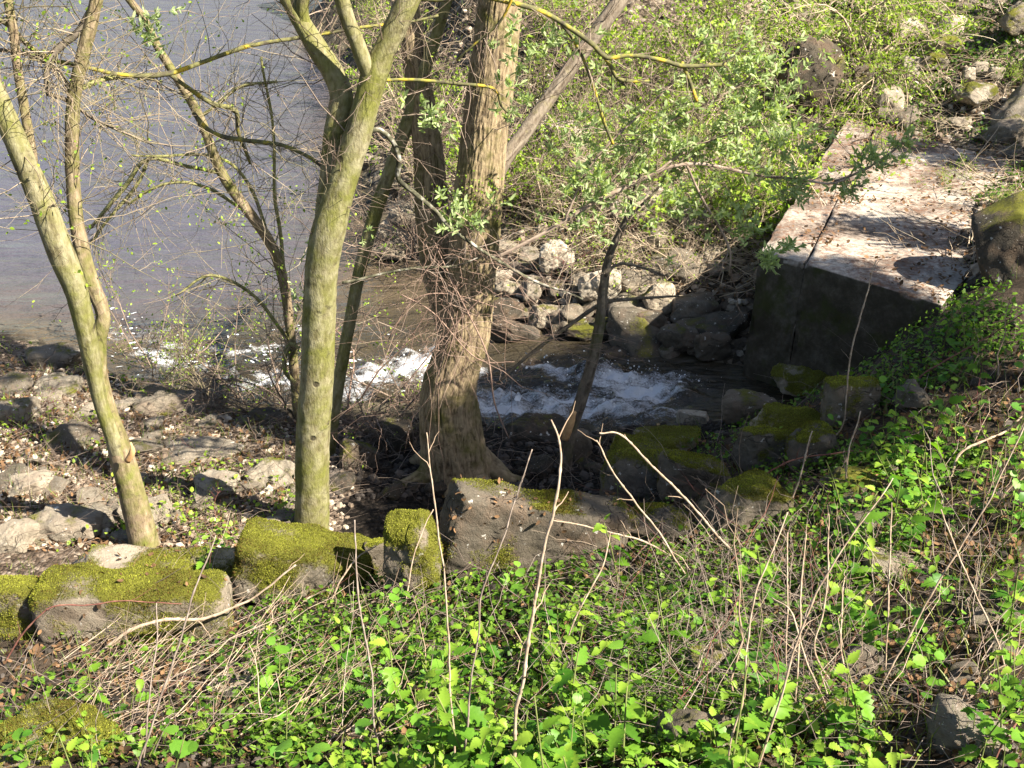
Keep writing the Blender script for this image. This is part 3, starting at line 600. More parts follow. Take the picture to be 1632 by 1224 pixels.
for a in [
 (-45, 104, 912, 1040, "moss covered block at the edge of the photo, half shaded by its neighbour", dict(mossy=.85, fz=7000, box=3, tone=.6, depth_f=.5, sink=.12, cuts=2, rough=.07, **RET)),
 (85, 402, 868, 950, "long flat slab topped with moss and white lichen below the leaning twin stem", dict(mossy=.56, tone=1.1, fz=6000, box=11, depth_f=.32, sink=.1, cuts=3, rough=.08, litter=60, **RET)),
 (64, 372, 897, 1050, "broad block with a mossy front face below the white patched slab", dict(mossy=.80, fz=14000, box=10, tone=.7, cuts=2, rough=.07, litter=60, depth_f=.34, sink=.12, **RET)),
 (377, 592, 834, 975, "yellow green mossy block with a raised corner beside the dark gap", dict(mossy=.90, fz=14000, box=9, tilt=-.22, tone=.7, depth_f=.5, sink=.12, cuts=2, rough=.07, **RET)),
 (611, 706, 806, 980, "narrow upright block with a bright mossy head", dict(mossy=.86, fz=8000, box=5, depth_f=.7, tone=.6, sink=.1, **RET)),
 (676, 990, 766, 935, "long grey brown block littered with dead leaves", dict(mossy=.50, tone=.36, fz=6500, box=11, tilt=-.10, depth_f=.32, cuts=2, sink=.06, rough=.09, litter=130, **RET)),  # low tone includes shade put into the colour
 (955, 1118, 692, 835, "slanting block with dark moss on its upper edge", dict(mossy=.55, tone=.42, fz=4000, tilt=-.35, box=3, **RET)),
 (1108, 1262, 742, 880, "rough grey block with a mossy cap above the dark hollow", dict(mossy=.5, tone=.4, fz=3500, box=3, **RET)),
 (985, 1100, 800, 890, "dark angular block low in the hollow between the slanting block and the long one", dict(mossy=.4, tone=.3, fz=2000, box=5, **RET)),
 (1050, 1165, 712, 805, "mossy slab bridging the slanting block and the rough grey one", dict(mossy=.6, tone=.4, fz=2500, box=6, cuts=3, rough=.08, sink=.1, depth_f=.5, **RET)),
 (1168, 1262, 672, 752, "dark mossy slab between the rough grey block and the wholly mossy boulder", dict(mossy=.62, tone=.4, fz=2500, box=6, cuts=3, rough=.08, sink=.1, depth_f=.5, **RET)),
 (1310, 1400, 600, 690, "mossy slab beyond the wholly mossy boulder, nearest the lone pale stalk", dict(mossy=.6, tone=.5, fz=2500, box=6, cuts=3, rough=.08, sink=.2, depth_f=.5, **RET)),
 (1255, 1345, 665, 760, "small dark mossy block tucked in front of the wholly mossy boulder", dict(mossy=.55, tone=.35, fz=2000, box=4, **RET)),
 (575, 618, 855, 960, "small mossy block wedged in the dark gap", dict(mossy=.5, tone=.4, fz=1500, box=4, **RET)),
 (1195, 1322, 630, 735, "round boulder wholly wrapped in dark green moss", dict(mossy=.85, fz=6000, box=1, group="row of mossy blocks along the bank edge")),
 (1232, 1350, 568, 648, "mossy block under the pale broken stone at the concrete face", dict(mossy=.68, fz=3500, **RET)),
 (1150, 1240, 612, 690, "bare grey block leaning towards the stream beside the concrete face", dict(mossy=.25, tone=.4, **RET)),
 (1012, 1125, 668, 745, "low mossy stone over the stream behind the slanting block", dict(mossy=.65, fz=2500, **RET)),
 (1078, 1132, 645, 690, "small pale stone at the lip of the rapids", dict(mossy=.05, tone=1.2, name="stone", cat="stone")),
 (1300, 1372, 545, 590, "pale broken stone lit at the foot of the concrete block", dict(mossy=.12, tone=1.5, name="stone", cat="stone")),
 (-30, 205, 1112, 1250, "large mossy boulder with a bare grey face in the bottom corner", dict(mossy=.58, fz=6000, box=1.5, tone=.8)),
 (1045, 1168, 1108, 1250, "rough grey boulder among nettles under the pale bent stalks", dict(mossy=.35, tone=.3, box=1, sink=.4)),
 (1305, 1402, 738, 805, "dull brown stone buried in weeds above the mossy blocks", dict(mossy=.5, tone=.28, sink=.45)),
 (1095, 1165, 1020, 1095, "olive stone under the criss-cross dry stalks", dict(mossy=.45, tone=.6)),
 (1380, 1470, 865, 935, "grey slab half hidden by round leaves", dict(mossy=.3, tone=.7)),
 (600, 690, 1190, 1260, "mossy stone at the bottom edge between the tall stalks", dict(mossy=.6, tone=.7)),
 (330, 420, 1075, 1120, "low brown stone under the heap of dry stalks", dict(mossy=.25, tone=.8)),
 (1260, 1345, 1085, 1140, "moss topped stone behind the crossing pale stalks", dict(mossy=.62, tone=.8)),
 # gravel bank; lowest tones paint in the shade by trunk and rapids
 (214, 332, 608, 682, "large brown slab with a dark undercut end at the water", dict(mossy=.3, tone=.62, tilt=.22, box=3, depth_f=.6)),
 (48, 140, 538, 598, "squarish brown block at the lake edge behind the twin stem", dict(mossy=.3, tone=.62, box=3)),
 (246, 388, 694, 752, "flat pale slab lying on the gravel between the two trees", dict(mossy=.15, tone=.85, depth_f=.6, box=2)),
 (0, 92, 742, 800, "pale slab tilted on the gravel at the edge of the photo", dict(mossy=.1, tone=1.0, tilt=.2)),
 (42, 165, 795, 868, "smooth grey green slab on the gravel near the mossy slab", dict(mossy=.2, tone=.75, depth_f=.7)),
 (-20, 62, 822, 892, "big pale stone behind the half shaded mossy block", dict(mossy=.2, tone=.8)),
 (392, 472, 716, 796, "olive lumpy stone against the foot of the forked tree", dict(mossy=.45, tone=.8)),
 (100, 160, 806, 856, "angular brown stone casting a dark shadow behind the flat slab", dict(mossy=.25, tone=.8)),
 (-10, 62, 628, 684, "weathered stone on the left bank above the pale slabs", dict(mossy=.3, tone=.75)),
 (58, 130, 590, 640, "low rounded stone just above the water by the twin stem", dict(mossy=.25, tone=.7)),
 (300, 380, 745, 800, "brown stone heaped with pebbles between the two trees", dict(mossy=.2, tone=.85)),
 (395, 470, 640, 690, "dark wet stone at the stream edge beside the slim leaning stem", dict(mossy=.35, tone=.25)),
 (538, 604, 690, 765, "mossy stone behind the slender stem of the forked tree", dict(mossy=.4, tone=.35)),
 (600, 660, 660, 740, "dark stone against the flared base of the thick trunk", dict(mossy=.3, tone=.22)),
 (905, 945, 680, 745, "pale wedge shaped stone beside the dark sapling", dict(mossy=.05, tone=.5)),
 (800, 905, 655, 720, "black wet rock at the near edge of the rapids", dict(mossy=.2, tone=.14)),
 # in and across the stream; dark tones include painted-in gully shade
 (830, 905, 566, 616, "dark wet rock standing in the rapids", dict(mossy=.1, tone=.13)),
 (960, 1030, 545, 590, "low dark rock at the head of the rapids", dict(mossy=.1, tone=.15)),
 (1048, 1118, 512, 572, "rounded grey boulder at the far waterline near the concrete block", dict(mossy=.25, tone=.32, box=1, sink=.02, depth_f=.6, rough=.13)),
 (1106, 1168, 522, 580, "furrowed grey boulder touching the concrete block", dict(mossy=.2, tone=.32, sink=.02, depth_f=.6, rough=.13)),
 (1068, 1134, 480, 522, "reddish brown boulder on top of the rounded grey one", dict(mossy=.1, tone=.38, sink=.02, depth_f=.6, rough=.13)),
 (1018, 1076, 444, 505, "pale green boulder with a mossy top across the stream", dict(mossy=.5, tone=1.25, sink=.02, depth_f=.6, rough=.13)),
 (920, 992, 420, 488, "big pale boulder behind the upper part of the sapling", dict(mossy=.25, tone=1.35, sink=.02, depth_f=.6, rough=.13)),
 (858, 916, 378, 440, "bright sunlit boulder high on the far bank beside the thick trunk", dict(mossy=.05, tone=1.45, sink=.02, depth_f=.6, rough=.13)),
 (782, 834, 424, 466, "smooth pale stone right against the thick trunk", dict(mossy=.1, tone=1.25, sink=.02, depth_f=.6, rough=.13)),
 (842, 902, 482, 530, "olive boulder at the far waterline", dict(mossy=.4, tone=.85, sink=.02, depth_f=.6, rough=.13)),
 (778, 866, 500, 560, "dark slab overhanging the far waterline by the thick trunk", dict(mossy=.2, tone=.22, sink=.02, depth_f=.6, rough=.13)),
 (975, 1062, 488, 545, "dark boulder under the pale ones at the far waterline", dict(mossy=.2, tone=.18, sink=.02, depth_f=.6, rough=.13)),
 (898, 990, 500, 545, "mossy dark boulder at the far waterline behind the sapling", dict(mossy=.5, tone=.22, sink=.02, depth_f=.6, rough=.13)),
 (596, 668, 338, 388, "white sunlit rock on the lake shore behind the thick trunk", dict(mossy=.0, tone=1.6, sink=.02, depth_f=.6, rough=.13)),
 (586, 672, 378, 420, "grey rock just under the white one on the lake shore", dict(mossy=.2, tone=.8, sink=.02, depth_f=.6, rough=.13)),
 (866, 936, 188, 250, "pale stone showing between twigs beside the leaning pink trunk", dict(mossy=.1, tone=1.1, sink=.02, depth_f=.6, rough=.13)),
 (905, 965, 245, 300, "buff stone under the leaning pink trunk", dict(mossy=.2, tone=1.0, sink=.02, depth_f=.6, rough=.13)),
 (1060, 1130, 320, 372, "buff boulder in the thicket left of the concrete block", dict(mossy=.2, tone=.95, sink=.02, depth_f=.6, rough=.13)),
 (960, 1050, 300, 355, "wide pale boulder in the middle of the far thicket", dict(mossy=.15, tone=1.05, sink=.02, depth_f=.6, rough=.13)),
 # rubble above the concrete block
 (1232, 1342, 55, 190, "large dark boulder behind the hanging green sprays", dict(mossy=.35, tone=.2, box=1, sink=-.05, depth_f=.6)),
 (1428, 1478, 26, 72, "ribbed pale stone in the rubble", dict(mossy=.05, tone=1.2, sink=-.05, depth_f=.6)),
 (1494, 1540, 22, 62, "white stone at the top of the rubble", dict(mossy=.0, tone=1.7, sink=-.05, depth_f=.6)),
 (1472, 1545, 52, 90, "wide mossy stone under the white stone", dict(mossy=.7, sink=-.05, depth_f=.6)),
 (1468, 1514, 82, 114, "round bright mossy stone in the rubble", dict(mossy=.85, sink=-.05, depth_f=.6)),
 (1534, 1556, 106, 132, "small grey stone beside the bluish ones", dict(mossy=0, tone=1.1, sink=-.05, depth_f=.6)),
 (1550, 1575, 97, 120, "topmost of the small bluish grey stones", dict(mossy=0, tone=.95, sink=-.05, depth_f=.6)),
 (1574, 1602, 104, 128, "outermost of the small bluish grey stones", dict(mossy=0, tone=.9, sink=-.05, depth_f=.6)),
 (1526, 1590, 130, 172, "dark mossy stone below the bluish grey ones", dict(mossy=.75, sink=-.05, depth_f=.6)),
 (1396, 1442, 136, 192, "mossy stone at the far corner of the concrete block", dict(mossy=.65, tone=.8, sink=-.05, depth_f=.6)),
 (1436, 1474, 88, 128, "pinkish stone with a mossy flank in the rubble", dict(mossy=.3, tone=1.1, sink=-.05, depth_f=.6)),
 (1352, 1398, 100, 170, "dark mossy stone under the hanging sprays", dict(mossy=.6, tone=.3, sink=-.05, depth_f=.6)),
 (1465, 1512, 2, 30, "brown ledge stone at the top edge of the photo", dict(mossy=.2, tone=.8, sink=-.05, depth_f=.6)),
 (1590, 1660, 5, 60, "mossy stone in the top corner", dict(mossy=.6, tone=.7, sink=-.05, depth_f=.6)),
 (1528, 1612, 268, 345, "mossy lump lying on the far edge of the concrete top", dict(mossy=.8, fz=3000, Yfix=12.9)),
 (1552, 1730, 305, 470, "huge tilted grey slab resting beside the concrete top", dict(mossy=.35, tone=.2, box=5, tilt=.5, cuts=3, rough=.05)),
]: boulder(*a[:5], **a[5])
# loose stones: shared shapes, every one an object
ROCKS = []
for s in range(14):
    Vr, Fr = rock_shape(500+s, [1, 3, 4, 2][s % 4], 12, .15, ICO4, (1, .85, .65)); ROCKS.append(mesh("stone", Vr*.5, [Fr], [M_STONE], attrs={'moss': moss_attr(Vr, Fr, s, .25)}))
def loose(count, box, size, zone_label, group, tone=(.7, 1.2), mossy=(.0, .3), poly=None, name="stone", flat=(.6, 1.0)):
    p = hit(rng.uniform(box[0], box[2], count*2), rng.uniform(box[1], box[3], count*2)); done = []
    for q in p:
        if len(done) >= count: break
        if poly and not poly(q): continue
        s = rng.uniform(*size)*(1+rng.exponential(.35))
        o = link(name, ROCKS[rng.integers(14)]); o.location = (q[0], q[1], float(gz(q[0], q[1]))+s*.06)
        o.scale = (s*rng.uniform(.8, 1.4), s*rng.uniform(.8, 1.2), s*rng.uniform(*flat)); o.rotation_euler = (rng.normal(0, .25), rng.normal(0, .25), rng.uniform(0, 6.28))
        o['tone'] = float(rng.uniform(*tone)); o['mossy'] = float(rng.uniform(*mossy)); tag(o, zone_label[0], "stone", group); done.append((o, s))
    for o, s_ in done:
        m = s_*(o.scale[2]/s_); base_ = zone_label[0].replace("small ", "").replace("dark ", "").replace("pale ", "")
        o['label'] = f"{'small' if s_ < size[0]*1.5 else 'big' if s_ > size[1]*1.1 else 'middling'} {'pale' if o['tone'] > tone[0]+.66*(tone[1]-tone[0]) else 'dark' if o['tone'] < tone[0]+.33*(tone[1]-tone[0]) else 'grey'} {'flat ' if m < .5 else ''}{base_}, {place(o.location, box)}"
    if len(done) > 6:
        ex = [("largest", max(done, key=lambda d: d[1])), ("smallest", min(done, key=lambda d: d[1])), ("leftmost", min(done, key=lambda d: d[0].location.x/d[0].location.y)), ("rightmost", max(done, key=lambda d: d[0].location.x/d[0].location.y)), ("farthest", max(done, key=lambda d: d[0].location.y)), ("palest", max(done, key=lambda d: d[0]['tone']))]
        used = set()
        for w, (o, s) in ex:
            if o.name not in used: o['label'] = w+" of the "+zone_label[1]; used.add(o.name)
nn = lambda q: yE(q[0]) < q[1] < yN(q[0])-.05
loose(40, (-20, 580, 250, 880), (.08, .24), ("broken stone on gravel behind the white patched slab", "pale broken stones on the gravel by the twin stem"), "broken stones on the gravel bank", poly=nn, tone=(.4, 1.05), flat=(.3, .62))
loose(32, (220, 640, 480, 860), (.06, .20), ("stone on gravel between the twin stem and forked tree", "buff stones on the gravel between the two trees"), "stones between the two trees", poly=nn, tone=(.35, 1.0), flat=(.3, .65))
loose(30, (530, 640, 740, 790), (.06, .14), ("stone heaped round the thick trunk", "dark stones heaped round the thick trunk"), "stones round the thick trunk", poly=nn, tone=(.1, .28), mossy=(.1, .5))  # tones lowered to paint in the shade round the trunk
loose(24, (780, 640, 1100, 760), (.07, .15), ("shade-darkened stone on the shaded bank before the rapids", "stones with shade-darkened tone on the shaded bank"), "stones on the shaded bank", poly=nn, tone=(.10, .26))  # gully shade is put into these low tones
ff = lambda q: q[1] > yF(q[0])-.1
loose(38, (780, 400, 1170, 560), (.14, .34), ("stone lining the far waterline", "stones lining the far waterline"), "stones lining the far waterline", poly=lambda q: yF(q[0])-.1 < q[1] < yF(q[0])+1.1, tone=(.12, .62), mossy=(0, .5))  # low end of the tones stands in for shade at the waterline
loose(44, (790, 140, 1230, 470), (.12, .3), ("buff stone among twigs on the far bank", "buff stones on the twiggy far bank"), "stones on the far bank", poly=ff, tone=(.8, 1.3))
loose(44, (1240, 0, 1640, 290), (.14, .36), ("stone in the rubble above the concrete block", "stones in the rubble above the concrete block"), "rubble above the concrete block", poly=ff, tone=(.35, 1.1), mossy=(.2, 1.0))
loose(14, (560, 60, 720, 460), (.12, .3), ("grey stone on the lake shore behind the trees", "grey stones on the lake shore behind the trees"), "stones on the lake shore", poly=lambda q: yF(q[0])-.2 < q[1] < yF(q[0])+1.2, tone=(.6, 1.0))
loose(26, (1100, 560, 1632, 1200), (.07, .16), ("dull stone buried among the near slope weeds", "dull stones buried among the weeds"), "stones among the weeds", poly=lambda q: q[1] < yE(q[0]), tone=(.4, .8), mossy=(.1, .6))
# pebbles: nobody could count them
bm = bmesh.new(); bmesh.ops.create_icosphere(bm, subdivisions=1, radius=1); bm.verts.ensure_lookup_table()
PV = np.array([v.co[:] for v in bm.verts]); PFc = [np.array([[v.index for v in f.verts] for f in bm.faces])]; bm.free()
PV = PV*(1+.3*n3(PV, 1.7, 3)[:, None])*np.array([1, .8, .55])
def pebbles(name, box, count, size, mat, label, ok, cat="gravel"):
    p = hit(rng.uniform(box[0], box[2], count), rng.uniform(box[1], box[3], count)); p = p[ok(p)]
    p[:, 2] = gz(p[:, 0], p[:, 1])+.004
    s = np.minimum(rng.uniform(size[0], size[1], len(p))*(1+rng.exponential(.4, len(p))), size[1]*2.2)
    Vp, Fp = scatter(PV, PFc, p, rotz_up(rng, unit(rng.normal(size=(len(p), 3))*.5+np.array([0, 0, 1]))), s)
    o = link(name, mesh(name, Vp, Fp, [mat], tint=np.repeat(rng.uniform(0, 1, len(p)), len(PV)), smooth=False)); tag(o, label, cat, kind='stuff')
M_PEB = plain_mat("pebble", [(.2, (.08, .055, .038)), (.45, (.22, .165, .12)), (.65, (.40, .33, .25)), (.85, (.62, .56, .48))], 12)
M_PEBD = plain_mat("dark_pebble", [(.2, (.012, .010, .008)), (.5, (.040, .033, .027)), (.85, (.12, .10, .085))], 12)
pebbles("gravel", (-30, 580, 560, 880), 2200, (.008, .028), M_PEB, "loose sunlit gravel and stone chips on the bank", lambda p: (p[:, 1] > yE(p[:, 0])-.1) & (p[:, 1] < yN(p[:, 0])))
pebbles("gravel", (520, 620, 1300, 800), 2600, (.012, .03), M_PEBD, "gravel beside the stream with shade put into its dark colour", lambda p: (p[:, 1] > yE(p[:, 0])) & (p[:, 1] < yN(p[:, 0])+.1))  # dark pebble colour carries the shade of the gully
pebbles("gravel", (700, 0, 1632, 520), 1500, (.02, .05), M_PEB, "stone chips scattered over the far bank", lambda p: (p[:, 1] > yF(p[:, 0])))
pebbles("gravel", (0, 480, 1632, 1224), 2500, (.010, .025), M_PEBD, "stone chips in the soil of the near slope", lambda p: (p[:, 1] < yE(p[:, 0])))

# ------------------------------------------------------------------ concrete block: body and edge strip with an open joint
ZT = 1.42
NL, NR, FL, FR = [Wz(a, b, ZT) for a, b in ((1211, 400), (1502, 488), (1352, 186), (1690, 276))]
JN, JF = Wz(1283, 422, ZT), Wz(1394, 203, ZT)
BL = Wz(1150, 618, .3)
def hexa(name, top, bot, parent, cuts_=40, amp=.013, bev=.012):
    bm = bmesh.new(); v = [bm.verts.new(p) for p in [*bot, *top]]
    for q in ((3, 2, 1, 0), (4, 5, 6, 7), (0, 1, 5, 4), (1, 2, 6, 5), (2, 3, 7, 6), (3, 0, 4, 7)): bm.faces.new([v[i] for i in q])
    bmesh.ops.recalc_face_normals(bm, faces=bm.faces)
    bmesh.ops.bevel(bm, geom=bm.edges[:], offset=bev, segments=2, affect='EDGES', profile=.6)
    bmesh.ops.subdivide_edges(bm, edges=[e for e in bm.edges if e.calc_length() > .2], cuts=cuts_, use_grid_fill=True)
    me = bpy.data.meshes.new(name); bm.to_mesh(me); bm.free()
    co = np.zeros(len(me.vertices)*3, np.float32); me.vertices.foreach_get('co', co); co = co.reshape(-1, 3)
    nr = np.zeros(len(me.vertices)*3, np.float32); me.vertices.foreach_get('normal', nr); nr = nr.reshape(-1, 3)
    co = co+nr*(fbm(co, 4, 4, 3)*amp*1.5+np.minimum(fbm(co, 13, 3, 8)+.25, 0)*amp*3)[:, None]
    chip = np.clip(1-np.abs(np.abs(nr).max(1)-.8)/.16, 0, 1)*np.clip(fbm(co, 5, 4, 15)*2.2, 0, 1); co = co-nr*(chip*.045)[:, None]
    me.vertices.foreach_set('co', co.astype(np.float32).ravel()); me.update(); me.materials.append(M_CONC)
    me.polygons.foreach_set('use_smooth', np.ones(len(me.polygons), bool))
    return link(name, me, parent)
cb = empty("concrete_block", (0, 0, 0), "huge tilted concrete block above the stream, littered with brown leaves", "concrete block")
def down(p, off): return np.array([p[0]+off[0], p[1]+off[1], -.35])
off = (BL-NL)[:2]*.35; g2 = unit((NR-NL))*.008; g1 = g2*.25; g0_ = g2*.1
dn = unit(FL-NL); 
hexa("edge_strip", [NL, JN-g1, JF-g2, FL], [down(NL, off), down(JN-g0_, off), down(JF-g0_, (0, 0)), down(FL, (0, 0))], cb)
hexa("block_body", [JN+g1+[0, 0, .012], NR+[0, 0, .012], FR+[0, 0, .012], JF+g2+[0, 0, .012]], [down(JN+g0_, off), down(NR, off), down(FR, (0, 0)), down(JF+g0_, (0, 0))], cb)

# ------------------------------------------------------------------ trees
def P3(pts, Y):
    """photograph points (px,py,rpx) at distances Y (one per point or start/end) -> P, R"""
    n = len(pts); Y = np.interp(np.linspace(0, 1, n), np.linspace(0, 1, len(Y)), Y) if np.ndim(Y) else np.full(n, Y)
    P = np.array([Wy(a, b, y) for (a, b, _), y in zip(pts, Y)]); R = np.array([r/FP*depth(p) for (_, _, r), p in zip(pts, P)])
    return P, R
def limb(name, P, R, mat, parent, k=10, step=.05, ridge=.003, rf=4, sf=3, seed=0, wob=.0, flare=None, k2=None):
    P, R = smoothpoly(P, R, step)
    if wob: P = P+np.stack([n3(P, 2.5, seed+q) for q in range(3)], -1)*wob*np.linspace(0, 1, len(P))[:, None]**.5
    V, F, rel = tube(P, R, k, ridge, rf, sf, seed, flare)
    o = link(name, mesh(name, V, F, [mat], tint=rel), parent); return o, P, R
def twig_part(parent, sets, mat, r, name="twigs", k=3):
    b = Bag()
    for Q, R in sets:
        V, F = tubes(Q, R, k); b.add(V, F, np.repeat(r.uniform(.1, .9, len(Q)), Q.shape[1]*k))
    o = link(name, b.mesh(name, [mat]), parent); o['kind'] = 'stuff'; return o
def leaves_part(parent, pos, r, size, mat, tmpl, name="foliage", per=4, spread=.03, up=.5):
    p = np.repeat(pos, per, 0)+r.normal(size=(len(pos)*per, 3))*spread
    nrm = unit(r.normal(size=p.shape)*.8+np.array([0, 0, up]))
    V, F = scatter(tmpl[0], tmpl[1], p, rotz_up(r, nrm), r.uniform(size[0], size[1], len(p)))
    o = link(name, mesh(name, V, F, [mat], tint=np.repeat(r.uniform(0, 1, len(p)), len(tmpl[0]))), parent); o['kind'] = 'stuff'; return o
LS = leaf_simple(); LN = leaf_simple(.16, .15, .1)
UP = np.array([0, 0, 1.0])
def crown(root, tips, r, mat_b, mat_t, L=1.6, n=3, rad=.02, twL=(.25, .7), tw=14, leaves=None):
    """limbs carried on above the frame so that the tree is whole from elsewhere"""
    sets = []
    for tip, d, rr in tips:
        P = [np.array(tip)]; d = np.array(d, float)
        for s in range(5): d = unit(d+r.normal(size=3)*.18+UP*.12); P.append(P[-1]+d*L/5)
        o, Pp, Rr = limb("branch", np.array(P), np.linspace(rr, rr*.35, 6), mat_b, root, 7, .12, .001, seed=int(r.integers(999)))
        Q1 = twigs_on(r, Pp, Rr, tw, twL, rr*.3, up=.35); Q2 = twigs2(r, *Q1, 4, (.12, .35)); sets += [Q1, Q2]
    return sets

# --- leaning twin-stemmed tree
rt = np.random.default_rng(11)
base = hit(232, 872)[0]; YA = base[1]
tA = empty("tree", base, "leaning twin-stemmed tree with green algae, rising behind the white patched mossy slab", "tree")
def rel(o):     # parts are built in world space: cancel the parent offset
    for c in o.children: c.location = c.location-o.location
    return o
P, R = P3([(240, 915, 30), (229, 860, 23), (207, 775, 20), (190, 715, 18), (172, 650, 12.5), (160, 600, 12), (157, 545, 12), (164, 500, 11), (142, 440, 12), (123, 360, 11), (115, 260, 10.5), (118, 160, 10), (130, 100, 10), (145, 40, 10), (156, -10, 9)], (YA, YA+.3))
_, PA2, RA2 = limb("trunk", P, R, M_BARKA, tA, 24, .03, .004, 5, 4, 1)
P, R = P3([(205, 760, 15), (178, 690, 12), (160, 640, 11), (148, 585, 13), (136, 525, 16), (120, 460, 18), (96, 400, 20), (66, 320, 19.5), (36, 250, 18), (2, 170, 17), (-30, 90, 16), (-60, 0, 14)], (YA+.05, YA-.1))
_, PA1, RA1 = limb("trunk", P, R, M_BARKG, tA, 24, .03, .004, 5, 4, 2)
P, R = P3([(57, 300, 7), (50, 240, 7.5), (40, 180, 7.5), (28, 110, 7), (20, 40, 7), (8, -20, 6)], (YA, YA+.2))
_, PA3, RA3 = limb("branch", P, R, M_BARKA, tA, 10, .06, .002, seed=3)
setsA = []
for pts, Yr, mat in [
  ([(150, 10, 9), (128, 50, 8), (108, 66, 8), (84, 88, 8), (76, 115, 6), (80, 150, 5)], (YA+.3, YA+.15), M_BARKS),
  ([(78, 150, 5), (100, 155, 4.5), (125, 170, 4.5), (150, 190, 3.5), (190, 210, 3), (240, 232, 2.5)], (YA+.15, YA+.5), M_BARKS),
  ([(116, 148, 6), (140, 135, 6), (170, 124, 5.5), (220, 118, 5), (270, 117, 5)], (YA+.26, YA+.8), M_TWIGG),
  ([(-20, 20, 5), (15, 40, 5.5), (45, 72, 5.5), (80, 95, 5.5), (130, 106, 5), (190, 118, 4.5), (268, 117, 5.5), (330, 100, 4.5), (400, 72, 4.5), (470, 60, 4), (545, 50, 4), (620, 40, 3), (700, 25, 2.5)], (YA+.1, YA+1.1), M_LICHEN),
  ([(268, 117, 5), (300, 138, 4.5), (340, 163, 5), (378, 175, 5), (383, 215, 4), (396, 262, 3)], (YA+.75, YA+1.0), M_LICHEN),
  ([(308, 180, 4), (330, 205, 5), (350, 216, 5.5), (385, 223, 4.5), (440, 231, 4.5), (480, 248, 4), (512, 268, 4), (522, 290, 3)], (YA+.8, YA+.4), M_LICHEN),
  ([(-20, 80, 4), (30, 84, 4), (80, 100, 4), (116, 140, 4)], (YA+.2, YA+.26), M_BARKS),
]:
    P, R = P3(pts, Yr); bo, p_, r_ = limb("branch", P, R*.72, mat, tA, 8, .04, .002, seed=int(rt.integers(99)), wob=.03)
    Q1 = twigs_on(rt, p_, r_, 32, (.15, .7), .0028, up=.05); Q2 = twigs2(rt, *Q1, 3, (.06, .28)); twig_part(bo, [Q1, Q2], M_TWIGM, rt)
for p_, r_ in ((PA2, RA2), (PA3, RA3), (PA1, RA1)):
    m = int(len(p_)*.45); Q1 = twigs_on(rt, p_[m:], r_[m:], 40, (.2, .9), .0030, up=.1); Q2 = twigs2(rt, *Q1, 4, (.08, .34)); setsA += [Q1, Q2]
setsA += crown(tA, [(PA2[-1], (.1, .1, 1), RA2[-1]), (PA1[-1], (-.35, -.1, 1), RA1[-1]), (PA3[-1], (-.1, .1, 1), RA3[-1]), (PA2[-1], (.3, -.3, .8), RA2[-1]*.6)], rt, M_BARKA, M_TWIG)
twig_part(tA, setsA, M_TWIGM, rt)
leaves_part(tA, np.concatenate([q[0][::2, -1] for q in setsA[1::2]]), rt, (.014, .032), M_SPRING, LS, per=3, spread=.015)
o, *_ = limb("snapped_stub", *P3([(203, 735, 5), (211, 720, 5), (208, 705, 1)], (YA-.1, YA-.12)), M_WOUND, tA, 7, .02, .001)
rel(tA)

# --- forked tree
rt = np.random.default_rng(12)
base = hit(497, 852)[0]; YB = base[1]
tB = empty("tree", base, "smooth yellow green tree forking twice, beside the mossy block with a raised corner", "tree")
P, R = P3([(495, 895, 36), (496, 845, 28.5), (497, 790, 26.5), (498, 700, 26.5), (505, 600, 26), (509, 500, 25.5), (514, 420, 25), (524, 365, 26), (535, 325, 23), (552, 270, 21.5), (570, 215, 21), (584, 165, 20), (596, 122, 21), (618, 70, 18), (648, 5, 18), (668, -40, 17)], (YB, YB-.1, YB))
_, PB, RB = limb("trunk", P, R, M_BARKG, tB, 32, .025, .0045, 6, 5, 4)
P, R = P3([(524, 385, 18), (520, 340, 18), (526, 285, 17), (534, 215, 18), (544, 155, 18), (530, 115, 17), (512, 88, 17), (490, 52, 15), (466, 10, 13.5), (445, -30, 12)], (YB, YB+.12))
_, PB1, RB1 = limb("limb", P, R, M_BARKG, tB, 22, .03, .003, 5, 4, 5)
P, R = P3([(592, 125, 13), (580, 98, 13), (568, 65, 12), (552, 25, 12), (540, -20, 12)], (YB-.05, YB-.15))
_, PB2, RB2 = limb("limb", P, R, M_BARKG, tB, 16, .03, .002, 5, 4, 6)
P, R = P3([(490, 50, 11), (482, 25, 10), (483, 0, 10), (490, -30, 10)], (YB+.1, YB+.05))
_, PB3, RB3 = limb("limb", P, R, M_BARKG, tB, 12, .03, .002, 5, 4, 7)
setsB = []
